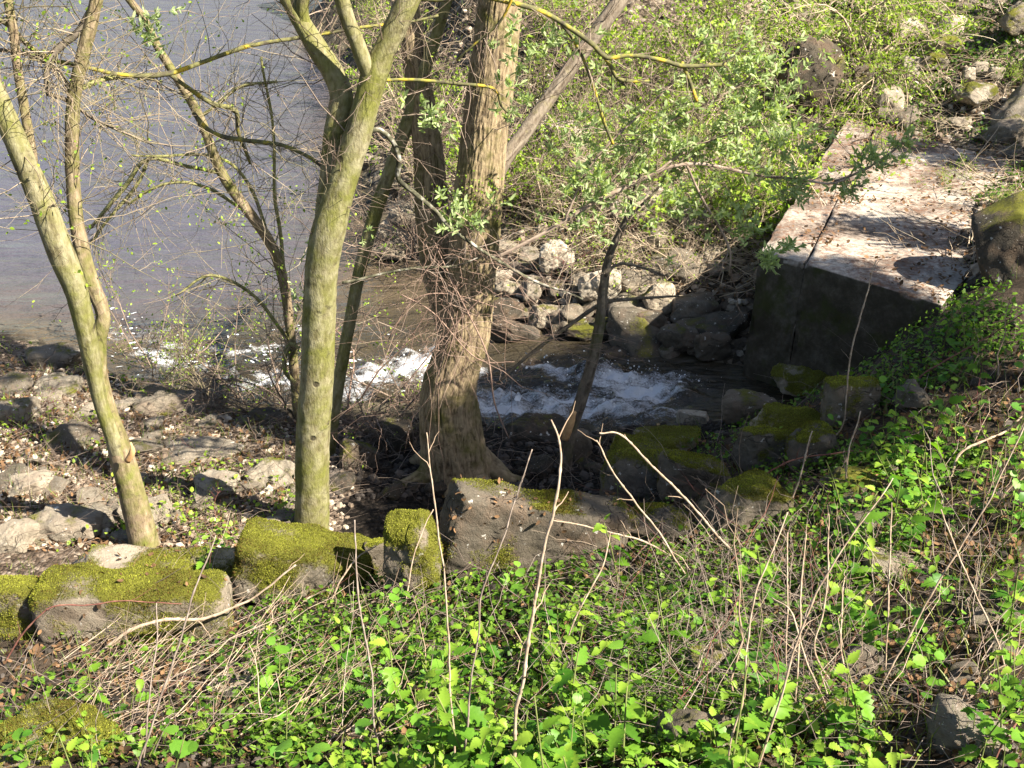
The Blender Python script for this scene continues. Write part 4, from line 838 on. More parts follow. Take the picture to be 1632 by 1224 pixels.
for pts, Yr, mat, tw in [
  ([(586, 210, 9), (605, 207, 8), (625, 225, 8), (635, 255, 8), (634, 285, 8), (660, 306, 7.5), (695, 335, 7), (720, 366, 6), (755, 390, 5.5), (792, 412, 5), (860, 450, 4), (930, 482, 2.5)], (YB, YB+.25), M_DEADW, 14),
  ([(790, 411, 4), (850, 380, 4.5), (900, 350, 5), (950, 320, 5), (1000, 295, 5), (1050, 274, 4.5), (1095, 265, 4), (1160, 269, 3.5), (1250, 281, 3), (1320, 292, 2.5), (1350, 285, 2)], (YB+.25, YB+.6), M_TWIG, 20),
  ([(655, -5, 7), (700, -2, 6.5), (760, -8, 6), (820, 3, 6), (870, 20, 6), (915, 50, 6), (945, 72, 6), (965, 90, 5.5), (1010, 86, 4.5), (1060, 92, 5), (1088, 100, 5.5), (1120, 102, 5), (1162, 103, 4)], (YB, YB+.2), M_LICHEN, 10),
  ([(1086, 99, 4.5), (1098, 125, 4.5), (1113, 163, 4)], (YB+.2, YB+.2), M_LICHEN, 4),
  ([(952, 78, 4), (975, 105, 4), (992, 127, 4), (1040, 128, 3)], (YB+.15, YB+.18), M_LICHEN, 5),
  ([(895, 38, 4), (920, 75, 4), (940, 120, 3.5), (955, 165, 3.5), (965, 200, 3.5), (976, 228, 3)], (YB+.12, YB+.2), M_LICHEN, 6),
  ([(598, 130, 4), (640, 128, 3.5), (700, 131, 4), (785, 138, 4), (800, 165, 3), (812, 178, 2)], (YB, YB+.15), M_LICHEN, 6),
  ([(820, -10, 3.5), (800, 30, 3), (770, 60, 2.5), (730, 100, 2)], (YB, YB+.1), M_LICHEN, 5),
  ([(545, 450, 4.5), (600, 436, 4), (660, 428, 4), (720, 424, 3.5), (760, 412, 2.5)], (YB+.1, YB+.3), M_DEADW, 8),
  ([(1095, 265, 3), (1120, 320, 2.5), (1160, 392, 2.5), (1162, 440, 1.5)], (YB+.4, YB+.5), M_TWIG, 8),
  ([(1330, 288, 2.5), (1370, 275, 2.5), (1410, 252, 2.5), (1450, 218, 2)], (YB+.58, YB+.7), M_TWIG, 6),
  ([(960, 310, 3), (1000, 260, 3), (1060, 200, 2.5), (1150, 150, 2.5), (1240, 100, 2)], (YB+.35, YB+.6), M_TWIG, 18),
  ([(1040, 278, 3), (1100, 235, 2.5), (1180, 205, 2.5), (1260, 165, 2)], (YB+.42, YB+.6), M_TWIG, 18),
  ([(900, 350, 2.5), (940, 270, 2.5), (1000, 200, 2.5), (1080, 120, 2.), (1130, 50, 2)], (YB+.3, YB+.5), M_TWIG, 14),
]:
    P, R = P3(pts, Yr); bo, p_, r_ = limb("branch", P, R*(.5 if mat is M_DEADW else .66), mat, tB, 8, .035, .0018, seed=int(rt.integers(99)), wob=.03)
    Q1 = twigs_on(rt, p_, r_, tw*2, (.10, .45), .0028, up=.1); Q2 = twigs2(rt, *Q1, 3, (.05, .2)); twig_part(bo, [Q1, Q2], M_TWIG if mat is not M_DEADW else M_STALKD, rt)
for p_, r_ in ((PB1, RB1), (PB, RB)):
    m = int(len(p_)*.5); Q1 = twigs_on(rt, p_[m:], r_[m:], 34, (.15, .7), .0034, up=.1); Q2 = twigs2(rt, *Q1, 4, (.08, .3)); setsB += [Q1, Q2]
setsB += crown(tB, [(PB[-1], (.35, 0, 1), RB[-1]), (PB1[-1], (-.3, .2, 1), RB1[-1]), (PB2[-1], (-.1, -.2, 1), RB2[-1]), (PB3[-1], (.1, .1, 1), RB3[-1])], rt, M_BARKG, M_TWIG, L=2.0)
twig_part(tB, setsB, M_TWIG, rt)
# fuzzy grey green young leaf tufts on the sallow branches
tuft = []
def tufts(r, cs, nper, rad, Lf=(.03, .062)):
    """bottle-brush clusters of narrow leaves around short shoots"""
    B = Bag()
    for c in cs:
        d = unit(r.normal(size=3)*.7+np.array([.3, 0, .5])); sh = c+d*np.linspace(0, rad*2.2, nper)[:, None]
        ld = unit(d*.9+r.normal(size=(nper, 3))*.75); z = unit(np.cross(ld, r.normal(size=(nper, 3)))); y = np.cross(z, ld)
        M = np.stack([ld, y, z], -1)
        V, F = scatter(LN[0], LN[1], sh, M, r.uniform(Lf[0], Lf[1], nper)); B.add(V, F, np.repeat(r.uniform(0, 1, nper), len(LN[0])))
    return B
cs = []
for (cx, cy, sx, sy, n_c, ya, yb) in [(1010, 240, 80, 60, 60, .3, .6), (1120, 210, 70, 55, 70, .35, .65), (1220, 190, 40, 60, 60, .45, .7), (930, 300, 40, 40, 24, .2, .5), (870, 60, 40, 40, 14, .0, .3), (700, 195, 30, 25, 9, .0, .2),
    (820, 150, 25, 60, 12, .0, .3), (1190, 355, 22, 22, 14, .45, .6), (1225, 412, 16, 10, 10, .45, .55), (1265, 300, 16, 16, 12, .5, .6), (1355, 300, 20, 16, 10, .55, .7), (1400, 260, 22, 14, 13, .55, .7), (1440, 228, 14, 14, 7, .6, .7), (1260, 390, 25, 5, 5, .5, .6), (960, 330, 30, 40, 16, .3, .5), (740, 350, 28, 18, 16, .1, .3), (240, 40, 18, 20, 10, .3, .6), (1090, 330, 40, 40, 22, .4, .6), (1180, 90, 60, 40, 30, .4, .7)]:
    for _ in range(int(n_c*1.5)): cs.append(Wy(rt.normal(cx, sx*.8), rt.normal(cy, sy*.8), YB+rt.uniform(ya, yb)))
B = tufts(rt, cs, 13, .032); o = link("foliage", B.mesh("foliage", [M_SALLOW]), tB); o['kind'] = 'stuff'
cs = [Wy(a+rt.normal(0, 5), b+rt.normal(0, 6), YB-.1) for a, b in ((497, 392), (512, 396), (500, 408), (486, 412), (580, 372), (588, 385), (470, 452), (482, 470), (462, 482), (470, 488), (503, 512), (510, 522), (498, 524)) for _ in range(2)]
B = tufts(rt, cs, 7, .016, (.02, .04)); o = link("sprout", B.mesh("sprout", [M_SALLOW]), tB); o['kind'] = 'stuff'
# short shoots that carry the tufts back to wood are drawn with the twigs above
rel(tB)

# --- slender stem behind the forked tree
rt = np.random.default_rng(13)
base = hit(526, 722)[0]; YC = base[1]
tC = empty("tree", base, "slender pale green stem leaning away just behind the forked tree", "tree")
P, R = P3([(524, 745, 9), (528, 700, 9), (538, 620, 9.5), (556, 520, 9.5), (576, 420, 10), (598, 340, 11), (626, 260, 11), (655, 180, 11), (680, 100, 10), (698, 50, 9), (716, -10, 8)], (YC, YC-.1))
_, p_, r_ = limb("trunk", P, R, M_BARKG, tC, 16, .04, .002, 5, 4, 8)
P, R = P3([(655, 180, 6), (650, 150, 6), (665, 110, 5), (690, 60, 4)], (YC-.05, YC))
limb("branch", P, R, M_BARKG, tC, 8, .05, .001)
Q1 = twigs_on(rt, p_, r_, 26, (.12, .5), .0035, up=.1); Q2 = twigs2(rt, *Q1, 3, (.06, .2))
S = [Q1, Q2]+crown(tC, [(p_[-1], (.2, 0, 1), r_[-1])], rt, M_BARKG, M_TWIG, L=1.4)
twig_part(tC, S, M_TWIG, rt); leaves_part(tC, Q2[0][:, -1][::2], rt, (.015, .03), M_SPRING, LS, per=2); rel(tC)

# --- slim stem leaning left over the lake
rt = np.random.default_rng(14)
base = hit(476, 668)[0]; YK = base[1]
tK = empty("tree", base, "slim brown stem curving over the lake from beside the forked tree", "tree")
P, R = P3([(478, 690, 8), (472, 630, 8), (464, 540, 7.5), (452, 450, 8), (432, 390, 8.5), (402, 345, 8.5), (354, 277, 8), (318, 187, 7.5), (281, 123, 7), (254, 80, 6.5), (231, 33, 6), (200, -8, 5.5)], (YK, YK-.4))
_, p_, r_ = limb("trunk", P, R, M_BARKA, tK, 14, .04, .002, 5, 4, 9)
S = []
for pts in ([(470, 610, 5), (456, 595, 5), (455, 570, 5), (465, 548, 4.5), (480, 552, 3)], [(432, 392, 4), (400, 300, 3.5), (350, 250, 3), (260, 246, 2.5), (205, 245, 2)], [(452, 450, 4), (440, 300, 3.5), (436, 200, 3), (420, 90, 2.5)], [(354, 277, 4), (300, 265, 4), (235, 255, 4), (200, 300, 4.5), (150, 360, 3)], [(235, 255, 3.5), (215, 300, 3.5), (180, 350, 3), (145, 390, 2.5)], [(402, 345, 3.5), (330, 300, 3.5), (270, 290, 3), (200, 330, 2.5)], [(460, 540, 4), (400, 470, 3.5), (330, 440, 3), (280, 470, 2)], [(318, 187, 3.5), (380, 140, 3), (440, 130, 2.5)]):
    P, R = P3(pts, (YK-.1, YK-.2)); bo, pp, rr = limb("branch", P, R*.8, M_TWIGG, tK, 6, .05, .001, wob=.04, seed=int(rt.integers(99)))
    Q1 = twigs_on(rt, pp, rr, 32, (.2, .9), .0026, up=-.05); twig_part(bo, [Q1, twigs2(rt, *Q1, 3, (.08, .35))], M_TWIGM, rt)
Q1 = twigs_on(rt, p_, r_, 90, (.25, 1.1), .0030, up=-.05); Q2 = twigs2(rt, *Q1, 4, (.1, .4)); S += [Q1, Q2]+crown(tK, [(p_[-1], (-.4, .1, .8), r_[-1])], rt, M_BARKA, M_TWIG, L=1.2)
twig_part(tK, S, M_TWIGM, rt); leaves_part(tK, Q2[0][:, -1], rt, (.014, .032), M_SPRING, LS, per=3); rel(tK)

# --- thick ridged tree with three trunks
rt = np.random.default_rng(15)
base = hit(728, 770)[0]; YD = base[1]
tD = empty("tree", base, "thick ridged tree with a flared foot at the stream and a second trunk behind", "tree")
def flare(s, th): return 1+np.exp(-s/.35)*.10*np.sin(th*3+.6)+np.exp(-s/.5)*.04*np.sin(th*5)
P, R = P3([(738, 815, 62), (731, 765, 55), (722, 705, 50), (716, 655, 47), (717, 615, 42), (729, 575, 39), (741, 530, 40), (749, 450, 38), (756, 380, 38), (763, 300, 37), (771, 220, 36), (781, 140, 36), (791, 60, 35), (800, -20, 34)], (YD+.1, YD+.15, YD+.3))
_, PD, RD = limb("trunk", P, R, M_BARKD, tD, 180, .014, .008, 15, 5.0, 21, flare=flare)
P, R = P3([(735, 560, 28), (712, 480, 27), (696, 410, 27), (688, 330, 26), (683, 250, 23), (674, 180, 21), (662, 100, 19), (648, 0, 17), (640, -40, 16)], (YD+.4, YD+.65))
_, PE_, RE_ = limb("trunk", P, R, M_BARKD, tD, 90, .018, .007, 11, 5.0, 22)
P, R = P3([(772, 330, 15), (800, 262, 14), (836, 212, 13.5), (880, 150, 13), (930, 80, 14), (985, 5, 15), (1015, -40, 15)], (YD+.3, YD+1.1))
_, PF_, RF_ = limb("trunk", P, R*.82, M_BARKF, tD, 28, .04, .004, 5, 2, 23)
for ang, ln in ((-2.6, .5), (-1.75, .36), (-1.0, .42), (-.25, .55), (2.7, .4)):
    b0 = PD[6]; d = np.array([math.cos(ang), math.sin(ang), 0]); pts = []
    for t in np.linspace(0, 1, 5):
        q = np.array([base[0], base[1]+.15, 0])+d*(.12+ln*t); q[:2] += rt.normal(0, .03, 2); q[2] = gz(q[0], q[1])+(.22*(1-t)**2)-.055; pts.append(q)
    limb("root", np.array(pts), np.array([.12, .085, .06, .04, .015]), M_BARKD, tD, 20, .02, .008, 5, 3, int(ang*10)+50)
S = []
for p_, r_, m, c in ((PD, RD, .25, 40), (PE_, RE_, .3, 26), (PF_, RF_, .3, 18)):
    i = int(len(p_)*m); Q1 = twigs_on(rt, p_[i:], r_[i:], c, (.2, .6), .0035, up=.15); Q1 = (Q1[0], Q1[1]); S += [Q1, twigs2(rt, *Q1, 3, (.08, .25))]
S += crown(tD, [(PD[-1], (.1, .1, 1), .12), (PD[-1], (-.4, -.1, .9), .07), (PE_[-1], (-.3, .2, 1), RE_[-1]), (PF_[-1], (.5, .3, .8), RF_[-1])], rt, M_BARKD, M_TWIG, L=2.4, tw=16)
twig_part(tD, S, M_TWIG, rt)
leaves_part(tD, np.concatenate([np.array([Wy(rt.normal(a, 22), rt.normal(b, 14), YD) for _ in range(40)]) for a, b in ((755, 330), (720, 320), (775, 300))]), rt, (.012, .026), M_SPRING, LS, per=2)
# hanging net of thin red twigs in front of the foot
b = Bag(); Q = []
st = np.array([Wy(rt.normal(715, 45), rt.uniform(330, 560), YD-.45+rt.normal(0, .12)) for _ in range(110)])
dd = unit(np.stack([rt.normal(0, .5, 110), rt.normal(0, .25, 110), rt.uniform(-1, .1, 110)], -1))
Q1 = grow(rt, st, dd, rt.uniform(.3, 1.1, 110), rt.uniform(.0016, .0028, 110), .6, 9); Q2 = twigs2(rt, *Q1, 2, (.1, .3), n=5)
o = twig_part(tD, [Q1, Q2], M_REDTW, rt, "hanging_twigs")
for pts in ([(690, 380, 2), (730, 470, 2.2), (775, 560, 2.5), (790, 640, 2.6), (812, 700, 2)], [(640, 470, 2), (690, 500, 2), (760, 570, 2), (820, 575, 1.5)], [(620, 540, 2), (660, 480, 2), (720, 470, 2), (790, 490, 1.5)], [(640, 620, 2), (690, 560, 2), (740, 500, 2), (770, 470, 1.5)]):
    P, R = P3(pts, YD-.45); limb("hanging_twig", P, R*.55, M_REDTW, tD, 5, .05, 0, wob=.02)
rel(tD)

# --- dark sapling
rt = np.random.default_rng(16)
base = hit(900, 752)[0]; YG = base[1]
tG = empty("sapling", base, "dark curved sapling with a torn orange wound, standing before the rapids", "tree")
P, R = P3([(896, 775, 14), (902, 725, 13.5), (908, 690, 13), (920, 655, 12), (940, 590, 11), (955, 520, 10), (963, 450, 8.5), (972, 405, 7), (988, 370, 6), (1004, 335, 5), (1015, 290, 3.5), (1030, 240, 2.5)], (YG, YG+.25))
_, p_, r_ = limb("trunk", P, R*.85, M_BARKS, tG, 14, .03, .003, 5, 4, 31)
P, R = P3([(900, 700, 6), (908, 676, 7), (915, 656, 4)], (YG-.06, YG-.06)); limb("torn_wound", P, R, M_WOUND, tG, 8, .02, .004, 3, 6, 32)
S = []
for pts in ([(792, 612, 3), (840, 570, 3.5), (900, 525, 4), (960, 485, 4.5), (1010, 478, 3.5), (1080, 472, 2)], [(965, 440, 3.5), (990, 420, 3), (1060, 440, 2)], [(972, 405, 3.5), (1000, 350, 3), (1050, 300, 2.5), (1090, 220, 2)]):
    P, R = P3(pts, (YG+.1, YG+.3)); bo, pp, rr = limb("branch", P, R*.8, M_BARKS, tG, 6, .05, .001, wob=.02)
    Q1 = twigs_on(rt, pp, rr, 16, (.1, .4), .0022); twig_part(bo, [Q1, twigs2(rt, *Q1, 2, (.05, .2))], M_TWIG, rt)
i = len(p_)//2; Q1 = twigs_on(rt, p_[i:], r_[i:], 18, (.1, .45), .003, up=.2); S += [Q1, twigs2(rt, *Q1, 3, (.05, .2))]
twig_part(tG, S, M_TWIG, rt); rel(tG)

# ------------------------------------------------------------------ shrubs: prototypes with branches, twigs, foliage; copies share meshes
def shrub_proto(seed, h, spread, nst, mat, leaf, leafd, lsize, twn=16, droop=0.0, lmat=None, rad=.010):
    r = np.random.default_rng(seed); parts = []; S = []
    for i in range(nst):
        a = r.uniform(0, 6.28); d = np.array([math.cos(a)*spread, math.sin(a)*spread, 1.0])*np.array([1, 1, r.uniform(.5, 1)]); d = unit(d)
        P = [np.array([r.normal(0, .05), r.normal(0, .05), -.05])]
        L = h*r.uniform(.6, 1.15)
        for s in range(5): d = unit(d+r.normal(size=3)*.16+np.array([0, 0, -droop])); P.append(P[-1]+d*L/5)
        P, R = smoothpoly(np.array(P), np.linspace(rad, rad*.3, 6)*r.uniform(.7, 1.3), .12)
        V, F, rl = tube(P, R, 5); parts.append(mesh("branch", V, F, [mat], tint=rl))
        Q1 = twigs_on(r, P, R, twn, (h*.12, h*.42), rad*.32, up=.15-droop, along=(.12, 1)); Q2 = twigs2(r, *Q1, 4, (h*.05, h*.18), up=.1); S += [Q1, Q2]
    b = Bag()
    for Q, R in S:
        V, F = tubes(Q, R, 3); b.add(V, F, np.repeat(r.uniform(.1, .9, len(Q)), Q.shape[1]*3))
    tw = b.mesh("twigs", [mat]); lf = None
    if leafd:
        ends = np.concatenate([np.concatenate([q[0][:, -1], q[0][:, 2]]) for q in S[1::2]])
        ends = ends[r.uniform(size=len(ends)) < leafd]
        per = 3; p = np.repeat(ends, per, 0)+r.normal(size=(len(ends)*per, 3))*.02
        V, F = scatter(leaf[0], leaf[1], p, rotz_up(r, unit(r.normal(size=p.shape)*.8+np.array([.3, -.2, .7]))), r.uniform(lsize[0], lsize[1], len(p)))
        lf = mesh("foliage", V, F, [lmat or M_SPRING], tint=np.repeat(np.clip(r.normal(.55, .25, len(p)), 0, 1), len(leaf[0])))
    return parts, tw, lf
def put_shrub(proto, loc, rz, sc, label, cat="shrub", group=None, name="shrub"):
    root = empty(name, loc, label, cat, group); root.rotation_euler = (0, 0, rz); root.scale = (sc,)*3
    for p in proto[0]: link("branch", p, root)
    o = link("twigs", proto[1], root); o['kind'] = 'stuff'
    if proto[2]: o = link("foliage", proto[2], root); o['kind'] = 'stuff'
    return root
GREEN = [shrub_proto(60+i, 1.25, .8, 6, (M_STRAW, M_TWIG, M_TWIGG, M_TWIG)[i], LS, .38, (.028, .056), 14) for i in range(4)]
BARE = [shrub_proto(70+i, 1.3, .9, 6, M_TWIG if i % 2 else M_STRAW, LS, .06, (.015, .03), 15, .03) for i in range(4)]
HANG = [shrub_proto(80+i, 1.7, .5, 8, M_STRAW, LN, 1.0, (.035, .06), 16, .42) for i in range(2)]
MIXED = [shrub_proto(95+i, 1.3, .8, 8, (M_TWIGM, M_TWIG, M_REDTW, M_TWIGM)[i], LS, (.25, .5, .08, .35)[i], (.014, .03), 12, .06, rad=.007) for i in range(4)]
LOWB = [shrub_proto(85+i, .75, 1.2, 6, M_STRAW if i else M_CANE, LS, .18, (.015, .03), 10, .10, rad=.006) for i in range(3)]
SITES = [("behind the leaning pink trunk", (880, 20, 1010, 130)), ("between the thick trunk and the pale boulders", (800, 220, 930, 300)), ("behind the yellow lichen branch", (990, 30, 1180, 150)), ("in the thicket above the sapling", (940, 150, 1080, 330)),
 ("against the flank of the concrete block", (1090, 230, 1230, 400)), ("at the top edge behind the thick trunk", (830, -10, 960, 60)), ("between the sapling and the concrete block", (1040, 270, 1180, 350)), ("behind the slender pale green stem", (570, 0, 690, 260)), ("left of the large dark boulder", (1060, 60, 1220, 240)), ("in front of the leaning pink trunk", (830, 130, 960, 280))]
for si, (where, bx) in enumerate(SITES):
    for j in range(5):
        q = hit(rng.uniform(bx[0], bx[2]), rng.uniform(bx[1], bx[3])+40)[0]
        if q[1] < yF(q[0])+.8: continue
        g_ = j not in (2, 3); pr = (GREEN if g_ else BARE)[rng.integers(4)]; s = rng.uniform(.7, 1.15)
        adj = ["tall leafy shrub", "leafy shrub with yellow green buds", "bare straw coloured shrub", "low leafless shrub", "bushy green shrub"][j]
        put_shrub(pr, (q[0], q[1], gz(q[0], q[1])), rng.uniform(0, 6.28), s*(1.15 if j == 0 else .8 if j == 3 else 1), f"{adj} {where}", group="shrubs on the far bank")
for px_, py_, s, lab in ((1380, 70, 1.15, "tallest hanging yellow green spray in front of the rubble"), (1340, 50, 1.1, "hanging spray beside the large dark boulder"), (1400, 20, .8, "hanging spray next to the ribbed pale stone"), (1270, 40, .9, "thin hanging spray over the dark boulder"), (1395, 110, .8, "lower hanging spray beneath the tallest one"), (1300, 250, .7, "small green spray arching over the far edge of the concrete block"), (1235, 270, .75, "small green spray beside the flank of the concrete block"), (1205, 170, .9, "hanging spray to the near side of the dark boulder")):
    q = hit(px_, py_+30)[0]; put_shrub(HANG[rng.integers(2)], (q[0], q[1], gz(q[0], q[1])+.1*s), rng.uniform(0, 6.28), s*1.25, lab, group="hanging sprays", name="hanging_shrub")
for i in range(22):
    y = 12.6+i*.62+rng.normal(0, .2); x = float(np.interp(y, PF[::-1, 1], PF[::-1, 0]))+rng.uniform(.0, 1.3)
    put_shrub(BARE[i % 4] if i % 4 else GREEN[i % 3], (x, y, gz(x, y)), rng.uniform(0, 6.28), rng.uniform(.8, 1.3), f"{'leafless brown' if i % 4 else 'half leafed'} shrub, {('first second third fourth fifth sixth seventh eighth ninth tenth eleventh twelfth thirteenth fourteenth fifteenth sixteenth seventeenth eighteenth nineteenth twentieth').split()[i] if i < 20 else ('last but one', 'last')[i-20]} along the lake shore from the thick trunk", group="shrubs along the lake shore")
for (px_, py_), s, lab, k in (((330, 640), .8, "tall bare shrub screening the foam line beside the slim stem", 0), ((250, 600), 1.1, "bare shrub hanging over the eddy by the undercut slab", 1), ((560, 660), 1.2, "tall twiggy shrub between the forked tree and the rapids", 2)):
    q = hit(px_, py_)[0]; put_shrub(MIXED[k], (q[0], q[1], gz(q[0], q[1])), rng.uniform(0, 6.28), s, lab)
for (px_, py_), s, lab in (((450, 655), 1.0, "bare red brown shrub at the stream mouth beside the slim stem"), ((590, 690), .8, "bare shrub between the forked tree and the thick trunk"), ((390, 640), .9, "bare shrub leaning over the foam line"), ((640, 640), .8, "tangled bare shrub against the dark side of the thick trunk"), ((660, 400), 1.0, "bare shrub on the lake shore by the white rock")):
    q = hit(px_, py_)[0]; put_shrub(BARE[rng.integers(4)], (q[0], q[1], gz(q[0], q[1])), rng.uniform(0, 6.28), s, lab)
for i, (px_, py_) in enumerate([(20, 690), (90, 600), (280, 690), (340, 720), (420, 700), (150, 680), (60, 640), (300, 800), (20, 560), (350, 850), (170, 560), (440, 640)]):
    q = hit(px_, py_)[0]; put_shrub(LOWB[i % 3], (q[0], q[1], gz(q[0], q[1])), rng.uniform(0, 6.28), rng.uniform(.35, .6), f"low straggling bramble on the sunny gravel bank, {place(q, (0, 560, 450, 860))}", "bramble", "brambles on the gravel bank", "bramble")
for i in range(16):
    q = hit(rng.uniform(820, 1200), rng.uniform(300, 430))[0]
    if q[1] > yF(q[0]): put_shrub(LOWB[i % 3], (q[0], q[1], gz(q[0], q[1])), rng.uniform(0, 6.28), rng.uniform(.6, 1.1), f"dry {('reddish' if i % 3 == 0 else 'straw coloured')} bramble tangle above the far waterline, {place(q, (820, 300, 1200, 430))}", "bramble", "brambles above the far waterline", "bramble")
for i in range(22):
    u_, v_ = rng.uniform(1380, 1640), rng.uniform(10, 330)
    if u_ < 1570 and v_ < 250: continue
    q = hit(u_, v_)[0]
    put_shrub(LOWB[i % 3] if i % 3 == 1 else GREEN[i % 4], (q[0], q[1], gz(q[0], q[1])), rng.uniform(0, 6.28), rng.uniform(.45, .8)*(1 if i % 3 == 1 else .4), ("thin bramble straggling over the rubble, " if i % 3 == 1 else "small leafy shrub growing in the rubble, ")+place(q, (1380, 20, 1632, 280)), "bramble" if i % 3 == 1 else "shrub", "plants in the rubble", "bramble" if i % 3 == 1 else "shrub")

# ------------------------------------------------------------------ nettles and weeds of the near slope
LEAFN = [mesh("leaf", *leaf_ovate(6, .28+.05*i, .12, .25+.08*i, .2+.14*i), [M_NETTLE]) for i in range(3)]
LEAFY = [mesh("leaf", *leaf_ovate(6, .30+.05*i, .12, .3+.08*i, .2+.12*i), [M_YOUNG]) for i in range(3)]
LEAFR = [mesh("leaf", *leaf_round(15+2*i, .2+.2*i), [M_MUSTARD]) for i in range(2)]
def nettle(seed):
    r = np.random.default_rng(seed); h = r.uniform(.12, .34); n = int(r.integers(3, 6)); lean = r.normal(0, .16, 2)
    s = np.linspace(0, 1, 7); P = np.stack([lean[0]*h*s**1.5, lean[1]*h*s**1.5, h*s-.03], -1)
    V, F, rl = tube(P, np.linspace(.0032, .0018, 7), 5); st = mesh("stem", V, F, [M_STEM], tint=rl); L = []
    a0 = r.uniform(0, 6.28)
    for i in range(n):
        t = .3+.7*i/(n-1); p = np.array([np.interp(t, s, P[:, k]) for k in range(3)]); sz = r.uniform(.045, .088)*(1-.5*max(0, t-.55)/.45)
        for q in range(2):
            yng = i >= n-2
            a = a0+i*math.pi/2+q*math.pi+r.normal(0, .25); tilt = r.normal(-.05, .3)+.35*t
            M = Matrix.Translation(p) @ Matrix.Rotation(a, 4, 'Z') @ Matrix.Rotation(-tilt, 4, 'Y') @ Matrix.Translation((.012, 0, 0)) @ Matrix.Rotation(r.normal(0, .3), 4, 'X') @ Matrix.Diagonal((sz, sz, sz, 1))
            L.append(((LEAFY if yng else LEAFN)[r.integers(3)], M))
    return st, L
def roundweed(seed):
    r = np.random.default_rng(seed); h = r.uniform(.10, .30); n = int(r.integers(6, 10)); s = np.linspace(0, 1, 6); lean = r.normal(0, .2, 2)
    P = np.stack([lean[0]*h*s, lean[1]*h*s, h*s-.03], -1); V, F, rl = tube(P, np.linspace(.003, .0015, 6), 5); st = mesh("stem", V, F, [M_STEM], tint=rl); L = []
    for i in range(n):
        t = .2+.8*i/(n-1); p = np.array([np.interp(t, s, P[:, k]) for k in range(3)]); a = i*2.4+r.normal(0, .3); sz = r.uniform(.028, .056)
        M = Matrix.Translation(p) @ Matrix.Rotation(a, 4, 'Z') @ Matrix.Rotation(-r.normal(.3, .3), 4, 'Y') @ Matrix.Translation((.02, 0, 0)) @ Matrix.Rotation(r.normal(0, .35), 4, 'X') @ Matrix.Diagonal((sz, sz, sz, 1))
        L.append((LEAFR[r.integers(2)] if r.uniform() < .75 else LEAFN[0], M))
    return st, L
PROT = [nettle(200+i) for i in range(10)]; PROW = [roundweed(300+i) for i in range(8)]
ZONES = [
 ("under the tallest pale stalk", (700, 940, 960, 1235), 72, .75), ("below the mossy headed block", (540, 920, 720, 1235), 66, .7), ("near the heap of dry stalks", (400, 950, 570, 1235), 20, .6),
 ("beside the rough grey boulder", (960, 960, 1130, 1235), 24, .8), ("among the crossing pale stalks", (1130, 880, 1400, 1235), 60, .8), ("on the shadier slope", (1400, 760, 1650, 1235), 58, .78),
 ("above the dark green mossy boulder", (1280, 640, 1480, 860), 36, .65), ("before the concrete block", (1380, 480, 1640, 740), 52, .65), ("round the bottom corner boulder", (0, 1040, 380, 1235), 24, .75), ("before the long grey brown block", (740, 870, 1000, 980), 16, .6),
]
for where, bx, cnt, fn in ZONES:
    made = []
    pts = hit(rng.uniform(bx[0], bx[2], cnt), rng.uniform(bx[1], bx[3]+60, cnt)+(70 if bx[1] > 850 else 40))
    for q in pts:
        if q[1] > yE(q[0])+.1 or f2(np.array([q[0]]), np.array([q[1]]), 2.1, 2, 303)[0] < -.32: continue
        isn = rng.uniform() < fn; pi = int(rng.integers(10 if isn else 8)); st, L = (PROT if isn else PROW)[pi]
        nm = "nettle" if isn else "round_leaved_weed"; s = float(np.clip(rng.lognormal(0, .28), .55, 1.6))
        root = empty(nm, (q[0], q[1], gz(q[0], q[1])), f"{'tall' if s > 1.12 else 'short' if s < .88 else 'middling'} {('nettle with '+('two', 'three', 'four', 'five', 'six')[len(L)//2-2]+' leaf pairs') if isn else ('weed with '+('five', 'six', 'seven', 'eight', 'nine', 'ten')[len(L)-5]+' round leaves')}, {place(q, bx)}, {where}", "nettle" if isn else "weed", f"{'nettles' if isn else 'round leaved weeds'} {where}")
        root.rotation_euler = (rng.normal(0, .1), rng.normal(0, .1), rng.uniform(0, 6.28)); root.scale = (s,)*3
        link("stem", st, root)
        for me, M in L:
            o = link("leaf", me, root); o.matrix_basis = M
        made.append((root, s, isn))
    for kind, word in ((True, "nettle"), (False, "round leaved weed")):
        mm = [m for m in made if m[2] == kind]
        if len(mm) > 5:
            used = set()
            for w, (o, *_r) in (("biggest", max(mm, key=lambda m: m[1])), ("nearest", min(mm, key=lambda m: m[0].location.y)), ("farthest", max(mm, key=lambda m: m[0].location.y)), ("leftmost", min(mm, key=lambda m: m[0].location.x)), ("rightmost", max(mm, key=lambda m: m[0].location.x))):
                if o.name not in used: o['label'] = f"{w} {word} {where}"; used.add(o.name)
